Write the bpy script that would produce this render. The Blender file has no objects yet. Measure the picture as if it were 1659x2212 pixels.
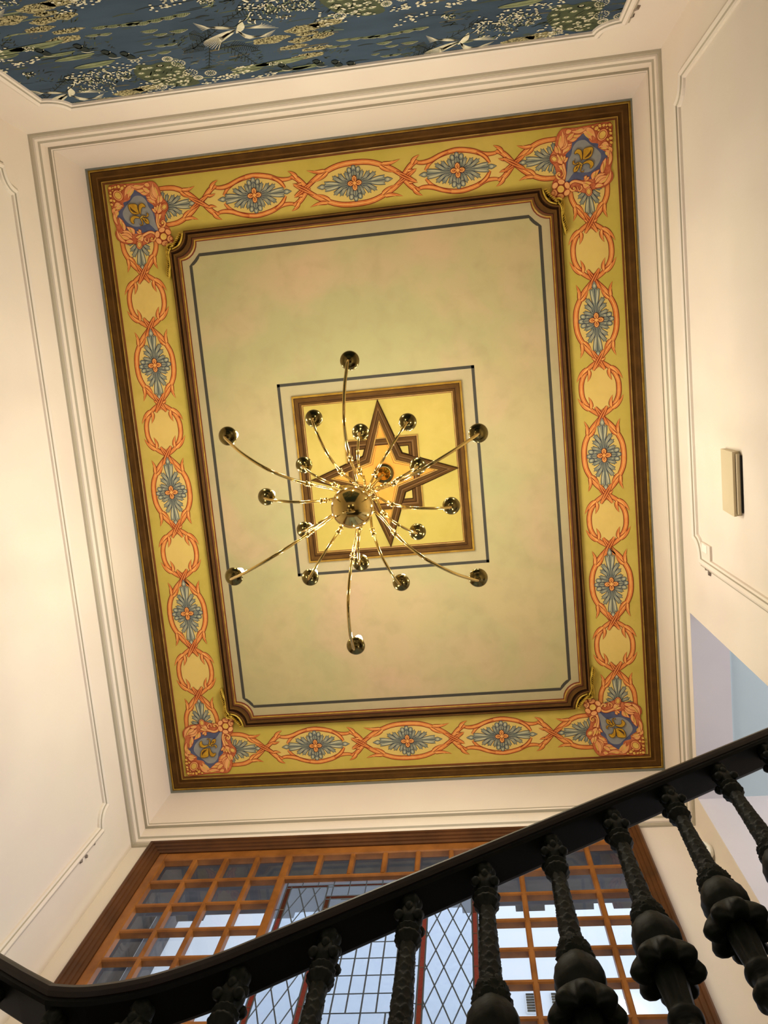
import bpy, bmesh, math, random
from mathutils import Vector, Matrix
random.seed(7)
PI = math.pi
SC = bpy.context.scene
COL = SC.collection

# ------------------------------------------------------------------ camera, world, light, exposure
cam_d = bpy.data.cameras.new('camera')
cam_d.sensor_fit = 'HORIZONTAL'; cam_d.sensor_width = 36.0
cam_d.lens = 1746.95 / 1659.0 * 36.0
cam_d.clip_start = 0.02; cam_d.clip_end = 200
cam = bpy.data.objects.new('camera', cam_d); COL.objects.link(cam)
RR = Vector((0.99150999, 0.09369828, 0.09015858))
RD = Vector((-0.08015098, 0.98637732, -0.14365096))
RF = Vector((-0.10239022, 0.13520506, 0.98551298))
m = Matrix.Identity(4)
for i in range(3):
    m[i][0] = RR[i]; m[i][1] = -RD[i]; m[i][2] = -RF[i]
cam.matrix_world = m
SC.camera = cam

W = bpy.data.worlds.new('sky'); SC.world = W; W.use_nodes = True
bg = W.node_tree.nodes['Background']
bg.inputs[0].default_value = (0.80, 0.88, 1.0, 1); bg.inputs[1].default_value = 1.9

SC.view_settings.view_transform = 'Standard'
SC.view_settings.look = 'None'
SC.view_settings.exposure = 0.0
SC.view_settings.gamma = 1.0
SC.view_settings.use_curve_mapping = False

LAMP_COL = (1.0, 0.955, 0.83)
LAMP_W = 8.0            # each of the eighteen candle bulbs
def area_light(name, loc, rot, sx, sy, power, col):
    d = bpy.data.lights.new(name, 'AREA'); d.shape = 'RECTANGLE'; d.size = sx; d.size_y = sy
    d.energy = power; d.color = col
    o = bpy.data.objects.new(name, d); COL.objects.link(o); o.location = loc; o.rotation_euler = rot
    return o
# daylight entering the upper corridor through its end window
area_light('corridor_daylight', (4.9, 1.6, 3.9), (0, PI/2, 0), 2.4, 2.0, 85, (0.96, 0.96, 1.0))
# two soft fill lights added low down to even out the ceiling
for _n, _x, _y in (('fill_light', -1.6, -0.9), ('fill_light', 0.5, -1.2)):
    _d = bpy.data.lights.new(_n, 'POINT'); _d.energy = 16; _d.color = (1.0, 0.90, 0.78); _d.shadow_soft_size = 0.35
    _o = bpy.data.objects.new(_n, _d); COL.objects.link(_o); _o.location = (_x, _y, -0.7)

# ------------------------------------------------------------------ dimensions (metres, camera at the origin, z up)
H = 6.5
X0, X1, Y0, Y1 = -2.764, 1.437, -2.018, 3.2
ZF = -1.6
CX, CY = -0.6435, 0.5751

# ------------------------------------------------------------------ materials
def s2l(v):
    v /= 255.0
    return v/12.92 if v <= 0.04045 else ((v+0.055)/1.055)**2.4
def C(r, g, b):
    return (s2l(r), s2l(g), s2l(b), 1)
def mat(name, rgb, rough=0.7, metal=0.0, rgb2=None, scale=3.0, detail=6.0, bump=0.0, bscale=40.0, spec=0.3, lo=0.35, hi=0.65, stretch=None, dist=0.0):
    M = bpy.data.materials.new(name); M.use_nodes = True
    nt = M.node_tree; b = nt.nodes['Principled BSDF']
    b.inputs['Roughness'].default_value = rough; b.inputs['Metallic'].default_value = metal
    b.inputs['Specular IOR Level'].default_value = spec
    b.inputs['Base Color'].default_value = C(*rgb)
    tc = None
    def coords():
        t = nt.nodes.new('ShaderNodeTexCoord'); mp = nt.nodes.new('ShaderNodeMapping')
        if stretch: mp.inputs['Scale'].default_value = stretch
        nt.links.new(t.outputs['Object'], mp.inputs[0]); return mp
    if rgb2:
        mp = coords(); n = nt.nodes.new('ShaderNodeTexNoise'); n.inputs['Scale'].default_value = scale
        n.inputs['Detail'].default_value = detail; n.inputs['Distortion'].default_value = dist
        nt.links.new(mp.outputs[0], n.inputs['Vector'])
        r = nt.nodes.new('ShaderNodeValToRGB'); r.color_ramp.elements[0].position = lo; r.color_ramp.elements[1].position = hi
        r.color_ramp.elements[0].color = C(*rgb); r.color_ramp.elements[1].color = C(*rgb2)
        nt.links.new(n.outputs[0], r.inputs[0]); nt.links.new(r.outputs[0], b.inputs['Base Color'])
    if bump:
        mp = coords(); n = nt.nodes.new('ShaderNodeTexNoise'); n.inputs['Scale'].default_value = bscale
        nt.links.new(mp.outputs[0], n.inputs['Vector'])
        bp = nt.nodes.new('ShaderNodeBump'); bp.inputs['Strength'].default_value = bump; bp.inputs['Distance'].default_value = 0.01
        nt.links.new(n.outputs[0], bp.inputs['Height']); nt.links.new(bp.outputs[0], b.inputs['Normal'])
    return M

MW = mat('cream_wall_paint', (234, 223, 206), 0.75, rgb2=(230, 216, 203), scale=1.3, lo=0.3, hi=0.7)
MWG = mat('grey_beige_painted_line', (178, 168, 148), 0.7)
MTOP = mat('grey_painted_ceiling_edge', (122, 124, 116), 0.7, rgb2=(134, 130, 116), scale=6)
MFLOOR = mat('dark_stone_floor', (70, 60, 48), 0.5, rgb2=(54, 46, 38), scale=2)
# painted ceiling
MFIELD = bpy.data.materials.new('mottled_ceiling_field'); MFIELD.use_nodes = True
def field_mat(M, c0, c1, c2, c3):
    nt = M.node_tree; b = nt.nodes['Principled BSDF']; b.inputs['Roughness'].default_value = 0.75; b.inputs['Specular IOR Level'].default_value = 0.2
    tc = nt.nodes.new('ShaderNodeTexCoord')
    def ns(sc, det, off, d=0.0):
        mp = nt.nodes.new('ShaderNodeMapping'); mp.inputs['Location'].default_value = off
        n = nt.nodes.new('ShaderNodeTexNoise'); n.inputs['Scale'].default_value = sc; n.inputs['Detail'].default_value = det
        n.inputs['Distortion'].default_value = d
        nt.links.new(tc.outputs['Object'], mp.inputs[0]); nt.links.new(mp.outputs[0], n.inputs['Vector']); return n
    n1 = ns(0.9, 5, (0, 0, 0), 0.4); n2 = ns(1.1, 5, (7, 3, 1), 0.5); n3 = ns(7.0, 8, (1, 9, 2), 0.3)
    def ramp(n, a, bb):
        r = nt.nodes.new('ShaderNodeMapRange'); r.inputs['From Min'].default_value = a; r.inputs['From Max'].default_value = bb
        nt.links.new(n.outputs[0], r.inputs[0]); return r
    def mix(fac, A, B):
        x = nt.nodes.new('ShaderNodeMix'); x.data_type = 'RGBA'
        nt.links.new(fac.outputs[0], x.inputs[0])
        for k, v in ((6, A), (7, B)):
            if isinstance(v, tuple): x.inputs[k].default_value = C(*v)
            else: nt.links.new(v.outputs[2], x.inputs[k])
        return x
    a = mix(ramp(n1, 0.38, 0.62), c0, c1)
    c = mix(ramp(n2, 0.50, 0.72), a, c2)
    # fine brushy grain
    r3 = nt.nodes.new('ShaderNodeMapRange'); r3.inputs['From Min'].default_value = 0.45; r3.inputs['From Max'].default_value = 0.75; r3.inputs['To Max'].default_value = 0.45
    nt.links.new(n3.outputs[0], r3.inputs[0])
    d = mix(r3, c, c3)
    nt.links.new(d.outputs[2], b.inputs['Base Color'])
field_mat(MFIELD, (192, 172, 124), (176, 168, 118), (198, 168, 130), (168, 152, 108))
MFIELD2 = bpy.data.materials.new('pale_margin_paint'); MFIELD2.use_nodes = True
field_mat(MFIELD2, (184, 168, 126), (178, 164, 122), (188, 166, 128), (168, 154, 112))
MOLIVE = bpy.data.materials.new('olive_gold_border_paint'); MOLIVE.use_nodes = True
field_mat(MOLIVE, (206, 180, 88), (194, 174, 76), (208, 178, 92), (180, 158, 66))
MYEL = bpy.data.materials.new('warm_yellow_oval_paint'); MYEL.use_nodes = True
field_mat(MYEL, (226, 194, 112), (220, 190, 104), (230, 194, 114), (208, 176, 92))
MORPNL = bpy.data.materials.new('amber_star_paint'); MORPNL.use_nodes = True
field_mat(MORPNL, (226, 160, 66), (220, 148, 54), (214, 138, 50), (230, 170, 76))
MMED = bpy.data.materials.new('medallion_dimmed_olive'); MMED.use_nodes = True
field_mat(MMED, (196, 172, 90), (186, 166, 80), (200, 172, 92), (176, 154, 70))  # border olive, darkened here to offset the closer chandelier light
MLINE = mat('charcoal_painted_line', (66, 62, 52), 0.7)
MBR = mat('brown_painted_moulding', (90, 60, 22), 0.65, rgb2=(74, 48, 16), scale=9, spec=0.1)
MBRD = mat('dark_brown_painted_moulding', (52, 30, 12), 0.65, spec=0.1)
MBRM = mat('mid_brown_painted_moulding', (112, 78, 34), 0.6, rgb2=(94, 64, 26), scale=7, spec=0.15)
MGOLD = mat('gold_painted_edge', (176, 138, 48), 0.4, rgb2=(146, 106, 32), scale=14)
MGOLDL = mat('bright_gold_leaf_paint', (214, 180, 70), 0.4, rgb2=(176, 140, 44), scale=30)
MREDL = mat('dark_red_line', (104, 40, 16), 0.7)
MORO = mat('rust_outline', (142, 50, 20), 0.7, rgb2=(122, 36, 14), scale=20)
MOR = mat('orange_scroll_paint', (226, 146, 76), 0.7, rgb2=(214, 122, 56), scale=18)
MORL = mat('light_orange_scroll_paint', (242, 180, 98), 0.7, rgb2=(236, 164, 82), scale=20)
MLEAF = mat('blue_grey_leaf_paint', (150, 149, 124), 0.7, rgb2=(128, 134, 116), scale=16)
MLEAFL = mat('pale_leaf_highlight', (190, 185, 150), 0.7)
MLEAFD = mat('indigo_leaf_outline', (64, 70, 82), 0.7)
MPK = mat('salmon_cartouche_paint', (238, 176, 112), 0.7, rgb2=(230, 156, 92), scale=18)
MPKD = mat('deep_rust_cartouche_paint', (170, 74, 40), 0.7, rgb2=(140, 48, 26), scale=22)
MPKM = mat('terracotta_cartouche_ground', (206, 122, 74), 0.7, rgb2=(186, 92, 54), scale=40)
MYC = mat('yellow_cartouche_paint', (228, 190, 96), 0.7, rgb2=(216, 168, 76), scale=22)
MBLU = mat('slate_blue_paint', (92, 96, 122), 0.7, rgb2=(74, 80, 112), scale=10)
MBLUL = mat('pale_grey_blue_paint', (152, 150, 142), 0.7, rgb2=(136, 138, 140), scale=8)
MFG = mat('fleur_gold_paint', (202, 158, 42), 0.5, rgb2=(180, 132, 30), scale=30)
MFD = mat('fleur_dark_paint', (88, 58, 20), 0.6)
# wood, metal, glass
MWOOD = mat('orange_brown_varnished_wood', (146, 90, 38), 0.38, rgb2=(116, 68, 26), scale=7, stretch=(1, 1, 1), bump=0.05, bscale=30)
MWOODD = mat('dark_casing_wood', (92, 54, 26), 0.4, rgb2=(70, 40, 18), scale=4)
MRAILW = mat('dark_handrail_wood', (32, 18, 11), 0.38, rgb2=(18, 10, 7), scale=9, stretch=(0.4, 1, 1), spec=0.5)
MIRON = mat('dark_green_cast_iron', (18, 25, 15), 0.55, rgb2=(6, 11, 8), scale=22, metal=0.0, spec=0.22, bump=0.12, bscale=60)
MIROND = mat('near_black_iron_bar', (9, 12, 11), 0.55, rgb2=(5, 7, 7), scale=14, spec=0.25)  # darker than the baluster iron, for the bar beneath the rail
MBRASS = mat('polished_brass', (204, 176, 104), 0.13, metal=1.0, rgb2=(184, 156, 86), scale=4)
MBRASSD = mat('dark_olive_brass', (122, 106, 60), 0.2, metal=1.0, rgb2=(94, 82, 46), scale=8)  # darker, more olive brass for the drip pans and canopy flange
MLEAD = mat('lead_came', (74, 82, 90), 0.5, metal=0.4)
MSOLD = mat('solder_joint', (120, 104, 84), 0.5, metal=0.4)
MWHITE = mat('white_plastic', (242, 240, 230), 0.45)
MPLATE = mat('beige_painted_metal', (214, 198, 164), 0.5)
MBLACK = mat('black_gap', (20, 18, 14), 0.8)
MLENS = mat('grey_green_sensor_window', (110, 118, 104), 0.25)
MCHIP = mat('chipped_grey_plaster', (150, 136, 124), 0.9, rgb2=(120, 108, 98), scale=30)
MCORR = mat('cool_white_corridor_paint', (208, 200, 200), 0.8, rgb2=(202, 195, 196), scale=2)
MCORR2 = mat('pale_blue_corridor_ceiling_paint', (182, 196, 200), 0.8)
MREV = mat('dark_grey_outer_reveal', (96, 92, 90), 0.9, rgb2=(78, 76, 78), scale=6)
MEXTG = mat('grey_exterior_soffit', (92, 90, 92), 0.9, rgb2=(76, 76, 80), scale=3, stretch=(1, 4, 1))
MEXTW = mat('white_exterior_wall', (226, 230, 236), 0.9)
MBULB = bpy.data.materials.new('glowing_candle_bulb'); MBULB.use_nodes = True
_b = MBULB.node_tree.nodes['Principled BSDF']; _b.inputs['Emission Color'].default_value = (1, 0.86, 0.6, 1); _b.inputs['Emission Strength'].default_value = 40
MGLOBE = bpy.data.materials.new('glowing_globe'); MGLOBE.use_nodes = True
_b = MGLOBE.node_tree.nodes['Principled BSDF']; _b.inputs['Emission Color'].default_value = (1, 0.97, 0.9, 1); _b.inputs['Emission Strength'].default_value = 12
def glass_mat(name, tint, gloss_r, diffuse, bump=0.0, bscale=60, tr=0.0):
    M = bpy.data.materials.new(name); M.use_nodes = True; nt = M.node_tree
    nt.nodes.remove(nt.nodes['Principled BSDF']); out = nt.nodes['Material Output']
    t = nt.nodes.new('ShaderNodeBsdfTransparent'); t.inputs[0].default_value = tint + (1,)
    g = nt.nodes.new('ShaderNodeBsdfGlossy'); g.inputs['Roughness'].default_value = gloss_r
    f = nt.nodes.new('ShaderNodeFresnel'); f.inputs['IOR'].default_value = 1.5
    mx = nt.nodes.new('ShaderNodeMixShader')
    nt.links.new(f.outputs[0], mx.inputs[0]); nt.links.new(t.outputs[0], mx.inputs[1]); nt.links.new(g.outputs[0], mx.inputs[2])
    last = mx
    if tr:
        d = nt.nodes.new('ShaderNodeBsdfTranslucent'); d.inputs[0].default_value = diffuse + (1,)
        m2 = nt.nodes.new('ShaderNodeMixShader'); m2.inputs[0].default_value = tr
        nt.links.new(mx.outputs[0], m2.inputs[1]); nt.links.new(d.outputs[0], m2.inputs[2]); last = m2
        n = nt.nodes.new('ShaderNodeTexNoise'); n.inputs['Scale'].default_value = bscale; n.inputs['Detail'].default_value = 4
        tc = nt.nodes.new('ShaderNodeTexCoord'); nt.links.new(tc.outputs['Object'], n.inputs['Vector'])
        r = nt.nodes.new('ShaderNodeValToRGB'); r.color_ramp.elements[0].position = 0.35; r.color_ramp.elements[1].position = 0.68
        a = tuple(min(1, c*0.86) for c in tint); bb = tuple(min(1, c*1.08) for c in tint)
        r.color_ramp.elements[0].color = a + (1,); r.color_ramp.elements[1].color = bb + (1,)
        nt.links.new(n.outputs[0], r.inputs[0]); nt.links.new(r.outputs[0], t.inputs[0])
    if bump:
        n2 = nt.nodes.new('ShaderNodeTexNoise'); n2.inputs['Scale'].default_value = bscale
        bp = nt.nodes.new('ShaderNodeBump'); bp.inputs['Strength'].default_value = bump; bp.inputs['Distance'].default_value = 0.005
        nt.links.new(n2.outputs[0], bp.inputs['Height']); nt.links.new(bp.outputs[0], g.inputs['Normal'])
    nt.links.new(last.outputs[0], out.inputs['Surface'])
    return M
MGLASS = glass_mat('clear_pane_glass', (0.93, 0.96, 0.98), 0.03, (1, 1, 1))
MGTEX = glass_mat('blue_textured_glass', (0.74, 0.84, 1.0), 0.12, (0.78, 0.88, 1.0), bump=0.12, bscale=55, tr=0.3)
MGRED = glass_mat('red_glass', (0.22, 0.022, 0.015), 0.1, (0.25, 0.02, 0.012), tr=0.3)

# ------------------------------------------------------------------ mesh helpers
def link(name, me, parent=None):
    o = bpy.data.objects.new(name, me); COL.objects.link(o)
    if parent: o.parent = parent
    return o
class MB:
    def __init__(s): s.v = []; s.f = []; s.mi = []; s.mats = []; s.sm = []
    def m(s, M):
        if M not in s.mats: s.mats.append(M)
        return s.mats.index(M)
    def add(s, vs, fs, M, smooth=False):
        b = len(s.v); s.v += [tuple(p) for p in vs]; k = s.m(M)
        for f in fs: s.f.append(tuple(b+i for i in f)); s.mi.append(k); s.sm.append(smooth)
    def box(s, x0, x1, y0, y1, z0, z1, M):
        v = [(x, y, z) for x in (x0, x1) for y in (y0, y1) for z in (z0, z1)]
        s.add(v, [(0, 1, 3, 2), (4, 6, 7, 5), (0, 4, 5, 1), (2, 3, 7, 6), (0, 2, 6, 4), (1, 5, 7, 3)], M)
    def loft(s, loops, M, closed=True, capped=False, smooth=False, ringclosed=False, mats=None):
        n = len(loops[0]); b = len(s.v)
        for L in loops: s.v += [tuple(p) for p in L]
        R = len(loops); 
        for r in range(R if ringclosed else R-1):
            r2 = (r+1) % R; k = s.m(mats[r] if mats else M)
            for i in range(n if closed else n-1):
                j = (i+1) % n
                s.f.append((b+r*n+i, b+r*n+j, b+r2*n+j, b+r2*n+i)); s.mi.append(k); s.sm.append(smooth)
        if capped:
            k = s.m(M)
            s.f.append(tuple(b+i for i in range(n))[::-1]); s.mi.append(k); s.sm.append(False)
            s.f.append(tuple(b+(R-1)*n+i for i in range(n))); s.mi.append(k); s.sm.append(False)
    def tube(s, path, rad, M, n=10, capped=True):
        P = [Vector(p) for p in path]; loops = []
        t0 = (P[1]-P[0]).normalized(); up = Vector((0, 0, 1)) if abs(t0.z) < 0.9 else Vector((1, 0, 0))
        nrm = (up - t0*up.dot(t0)).normalized()
        for i, p in enumerate(P):
            a = P[max(0, i-1)]; c = P[min(len(P)-1, i+1)]; t = (c-a).normalized()
            nrm = (nrm - t*nrm.dot(t)).normalized(); bn = t.cross(nrm)
            r = rad[i] if isinstance(rad, (list, tuple)) else rad
            loops.append([p + (nrm*math.cos(2*PI*k/n) + bn*math.sin(2*PI*k/n))*r for k in range(n)])
        s.loft(loops, M, capped=capped, smooth=True)
    def lathe(s, prof, M, n=24, c=(0, 0, 0), mod=None, capped=False, mats=None):
        loops = []
        for (r, z) in prof:
            loops.append([(c[0] + (r*(mod(2*PI*k/n, z) if mod else 1))*math.cos(2*PI*k/n), c[1] + (r*(mod(2*PI*k/n, z) if mod else 1))*math.sin(2*PI*k/n), c[2]+z) for k in range(n)])
        s.loft(loops, M, capped=capped, smooth=True, mats=mats)
    def build(s, name, parent=None, normals=True):
        me = bpy.data.meshes.new(name); me.from_pydata(s.v, [], s.f)
        for M in s.mats: me.materials.append(M)
        me.polygons.foreach_set('material_index', s.mi); me.polygons.foreach_set('use_smooth', s.sm)
        me.update()
        if normals:
            bm = bmesh.new(); bm.from_mesh(me); bmesh.ops.recalc_face_normals(bm, faces=bm.faces); bm.to_mesh(me); bm.free()
        return link(name, me, parent)
def tag(o, label=None, cat=None, group=None, kind=None):
    if label: o['label'] = label
    if cat: o['category'] = cat
    if group: o['group'] = group
    if kind: o['kind'] = kind
    return o
def empty(name, loc=(0, 0, 0)):
    o = bpy.data.objects.new(name, None); COL.objects.link(o); o.location = loc; return o
def cr(pts, n=6, closed=False):
    """Catmull-Rom through 2D or 3D points"""
    P = [Vector(p) for p in pts]; N = len(P); out = []
    rng = N if closed else N-1
    for i in range(rng):
        if closed: p0, p1, p2, p3 = P[(i-1) % N], P[i], P[(i+1) % N], P[(i+2) % N]
        else: p0, p1, p2, p3 = P[max(i-1, 0)], P[i], P[i+1], P[min(i+2, N-1)]
        for k in range(n):
            t = k/n
            out.append(0.5*((2*p1) + (p2-p0)*t + (2*p0-5*p1+4*p2-p3)*t*t + (3*p1-p0-3*p2+p3)*t*t*t))
    if not closed: out.append(P[-1])
    return out
def offset(poly, d):
    """miter offset of a closed 2D loop; d > 0 to the left of travel"""
    n = len(poly); out = []
    for i in range(n):
        a = Vector(poly[i-1]); b = Vector(poly[i]); c = Vector(poly[(i+1) % n])
        u = (b-a).normalized(); v = (c-b).normalized()
        n1 = Vector((-u.y, u.x)); n2 = Vector((-v.y, v.x)); k = n1+n2
        L = k.dot(n1)
        out.append(b + k*(d/max(L, 0.35)))
    return out

# ------------------------------------------------------------------ flat painted art
class Art:
    """collects painted shapes in 2D; every call lies a hair in front of the last"""
    def __init__(s, fn, step=0.00012, base=0.0006, clip=None):
        s.fn = fn; s.st = step; s.k = base; s.mb = MB(); s.T = (0, 0, 1, 0, 1, 1); s.clip = clip
    def at(s, x=0, y=0, sc=1.0, rot=0.0, fx=1, fy=1): s.T = (x, y, sc, rot, fx, fy)
    def tr(s, p):
        x, y, sc, r, fx, fy = s.T; px, py = p[0]*fx*sc, p[1]*fy*sc
        return (x + px*math.cos(r) - py*math.sin(r), y + px*math.sin(r) + py*math.cos(r))
    def _clip(s, P):
        if not s.clip: return P
        cl = s.clip
        for i in range(len(cl)):
            a = cl[i]; b = cl[(i+1) % len(cl)]
            ins = lambda p: (b[0]-a[0])*(p[1]-a[1]) - (b[1]-a[1])*(p[0]-a[0]) >= 0
            out = []
            for j in range(len(P)):
                p, q = P[j-1], P[j]
                ip, iq = ins(p), ins(q)
                if ip != iq:
                    dx, dy = q[0]-p[0], q[1]-p[1]
                    den = (b[0]-a[0])*dy - (b[1]-a[1])*dx
                    t = -((b[0]-a[0])*(p[1]-a[1]) - (b[1]-a[1])*(p[0]-a[0]))/den
                    out.append((p[0]+dx*t, p[1]+dy*t))
                if iq: out.append(q)
            P = out
            if len(P) < 3: return []
        return P
    def raw(s, P, M, up=True):
        P = s._clip([s.tr(p) for p in P])
        if len(P) < 3: return
        s.mb.add([s.fn(p[0], p[1], s.k) for p in P], [tuple(range(len(P)))], M)
    def poly(s, P, M, line=None, lw=0.003):
        s.raw(P, M); s.k += s.st
        if line: s.ribbon(list(P)+[P[0]], lw, line)
    def ribbon(s, P, w, M, taper=None, adv=True):
        P = [Vector((p[0], p[1])) for p in P]; Q = [P[0]]
        for p in P[1:]:
            if (p-Q[-1]).length > 1e-6: Q.append(p)
        P = Q
        if len(P) < 2: return
        n = len(P); closed = (P[0]-P[-1]).length < 1e-5
        L = []; R = []
        for i in range(n):
            a = P[i-1] if i else (P[-2] if closed else P[0]); c = P[i+1] if i < n-1 else (P[1] if closed else P[-1])
            if (c-a).length < 1e-7: t = Vector((1, 0))
            else: t = (c-a).normalized()
            nn = Vector((-t.y, t.x)); ww = (w if taper is None else w*taper(i/(n-1)))/2
            L.append(P[i]+nn*ww); R.append(P[i]-nn*ww)
        if s.clip:
            for i in range(n-1): s.raw([L[i], L[i+1], R[i+1], R[i]], M)
        else:
            V = [s.fn(*s.tr(p), s.k) for p in L+R]
            s.mb.add(V, [(i, i+1, n+i+1, n+i) for i in range(n-1)], M)
        if adv: s.k += s.st
    def ell(s, x, y, a, b, M, line=None, lw=0.003, rot=0, n=20):
        P = [(x + a*math.cos(t)*math.cos(rot) - b*math.sin(t)*math.sin(rot), y + a*math.cos(t)*math.sin(rot) + b*math.sin(t)*math.cos(rot)) for t in [2*PI*i/n for i in range(n)]]
        s.poly(P, M, line, lw)
    def leaf(s, a, b, w, M, line=None, bend=0.0, lw=0.003, blunt=0.55, hi=None):
        a = Vector(a); b = Vector(b); d = b-a; L = d.length; d.normalize(); nn = Vector((-d.y, d.x))
        def pt(t, side):
            c = a + d*(L*t) + nn*(bend*math.sin(PI*t)) 
            prof = (math.sin(PI*min(1, t**blunt)))**0.8 if t < 1 else 0
            return c + nn*(side*w/2*prof)
        ts = [i/8 for i in range(9)]
        P = [pt(t, 1) for t in ts] + [pt(t, -1) for t in reversed(ts[1:-1])]
        s.poly(P, M, line, lw)
        if hi:
            P = [a + (p-a)*0.72 + d*(L*0.18) + nn*0 for p in P]
            c = sum(P, Vector((0, 0)))/len(P); P = [c + (p-c)*0.6 for p in P]
            s.raw(P, hi); s.k += s.st
    def build(s, name, parent=None): return s.mb.build(name, parent, normals=False)
def onceil(x, y, k): return (x, y, H-k)
def onfar(x, z, k): return (x, Y0+k, z)

# ------------------------------------------------------------------ the setting: floor, walls, ceiling
T = 0.3
b = MB(); b.box(X0-T, X1+T, Y0-T, Y1+T, ZF-0.2, ZF, MFLOOR); tag(b.build('floor'), kind='structure')
b = MB(); b.box(X0-T, X0, Y0-T, Y1+T, ZF, H+0.1, MW); tag(b.build('wall_left'), kind='structure')
b = MB(); b.box(X0, X1, Y0-T, Y0, ZF, H+0.1, MW); tag(b.build('wall_far'), kind='structure')
# right wall with the tall corridor opening
OY0, OY1, OZ0, OZ1 = 1.605, 2.953, 1.9, 5.482
TR = 0.25
b = MB()
b.box(X1, X1+TR, Y0-T, OY0, ZF, H+0.1, MW)
b.box(X1, X1+TR, OY1, Y1+T, ZF, H+0.1, MW)
b.box(X1, X1+TR, OY0, OY1, OZ1, H+0.1, MW)
b.box(X1, X1+TR, OY0, OY1, ZF, OZ0, MW)
tag(b.build('wall_right'), kind='structure')
# window wall
WX0, WX1, WZ1, WZ0 = -2.60, 1.03, 5.565, 1.70
b = MB()
b.box(X0, WX0+0.03, Y1, Y1+T, ZF, H+0.1, MW)
b.box(WX1-0.03, X1, Y1, Y1+T, ZF, H+0.1, MW)
b.box(WX0+0.03, WX1-0.03, Y1, Y1+T, WZ1-0.03, H+0.1, MW)
b.box(WX0+0.03, WX1-0.03, Y1, Y1+T, ZF, WZ0, MW)
tag(b.build('wall_window'), kind='structure')

b = MB(); ya, yb = Y1+.055, Y1+T
b.box(WX0+.03, WX1-.03, ya, yb, WZ1-.06, WZ1-.03, MREV); b.box(WX0+.03, WX0+.06, ya, yb, WZ0, WZ1-.06, MREV); b.box(WX1-.06, WX1-.03, ya, yb, WZ0, WZ1-.06, MREV)
tag(b.build('trim_10'), kind='structure')
ceil = MB(); ceil.box(X0-T, X1+T, Y0-T, Y1+T, H, H+0.25, MFIELD)
CEIL = tag(ceil.build('ceiling'), kind='structure')

# grey painted strip where the walls meet the ceiling frame
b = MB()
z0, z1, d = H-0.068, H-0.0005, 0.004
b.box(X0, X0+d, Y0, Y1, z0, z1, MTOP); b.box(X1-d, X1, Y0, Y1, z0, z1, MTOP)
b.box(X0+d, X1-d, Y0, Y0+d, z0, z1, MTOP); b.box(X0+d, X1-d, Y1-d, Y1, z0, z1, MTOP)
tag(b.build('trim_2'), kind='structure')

# frieze moulding all around the walls
def frieze():
    rect = [(X0, Y0), (X1, Y0), (X1, Y1), (X0, Y1)]
    prof = [(5.572, 0.0, MWG), (5.576, 0.014, MWG), (5.604, 0.016, MW), (5.606, 0.028, MW), (5.638, 0.032, MWG), (5.650, 0.044, MW), (5.664, 0.046, MW),
            (5.668, 0.044, MW), (5.71, 0.042, MW), (5.76, 0.034, MW), (5.80, 0.022, MW), (5.832, 0.008, MWG), (5.848, 0.002, MWG), (5.850, 0.022, MW), (5.868, 0.024, MWG), (5.890, 0.020, MWG), (5.894, 0.0, MW)]
    loops = []
    for z, d, M in prof:
        loops.append([(p.x, p.y, z) for p in offset([Vector(q) for q in rect], max(d, 0.0006))])
    b = MB(); b.loft(loops, MW, mats=[p[2] for p in prof]); return b
tag(frieze().build('trim_1'), kind='structure')

# panel mouldings on the walls: loop with scooped corners
def scoop_rect(u0, u1, v0, v1, r, n=7, ear=0.0, deep=0.85):
    """rectangle, counter-clockwise, its corners scooped towards the middle"""
    out = []
    for (cx, cy, sx, sy, a0) in ((u1, v0, -1, 1, 0), (u1, v1, -1, -1, 1), (u0, v1, 1, -1, 0), (u0, v0, 1, 1, 1)):
        A = Vector((cx + sx*r, cy)); B = Vector((cx, cy + sy*r)); c = Vector((cx, cy))
        pts = []
        for i in range(n):
            t = i/(n-1)
            q = A*(1-t) + B*t
            dirn = (q-c); arc = c + dirn.normalized()*r
            pts.append(q*(1-deep) + arc*deep)
        if a0: pts.reverse()
        out += pts
    return out
def panel(name, plane, u0, u1, v0, v1, fn, r=0.12):
    base = [Vector(p) for p in scoop_rect(u0, u1, v0, v1, r)]
    prof = [(0.0, 0.0), (0.002, 0.014), (0.014, 0.018), (0.018, 0.026), (0.036, 0.034), (0.050, 0.028), (0.054, 0.016), (0.068, 0.014), (0.074, 0.0)]
    loops = [[fn(p.x, p.y, max(d, 0.0005)) for p in offset(base, -o)] for o, d in prof]
    cols = [MW, MW, MWG, MW, MW, MW, MWG, MW]
    b = MB(); b.loft(loops, MW, mats=cols)
    o = tag(b.build(name), kind='structure')
    return base
fnL = lambda y, z, d: (X0+d, y, z)
fnR = lambda y, z, d: (X1-d, y, z)
fnF = lambda x, z, d: (x, Y0+d, z)
panel('trim_3', 'L', -1.66, 2.775, 0.6, 5.235, fnL, 0.12)
panel('trim_4', 'R', -1.665, 1.135, 0.6, 5.195, fnR, 0.12)
farbase = panel('trim_5', 'F', -2.375, 1.075, 0.9, 5.165, fnF, 0.13)
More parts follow.
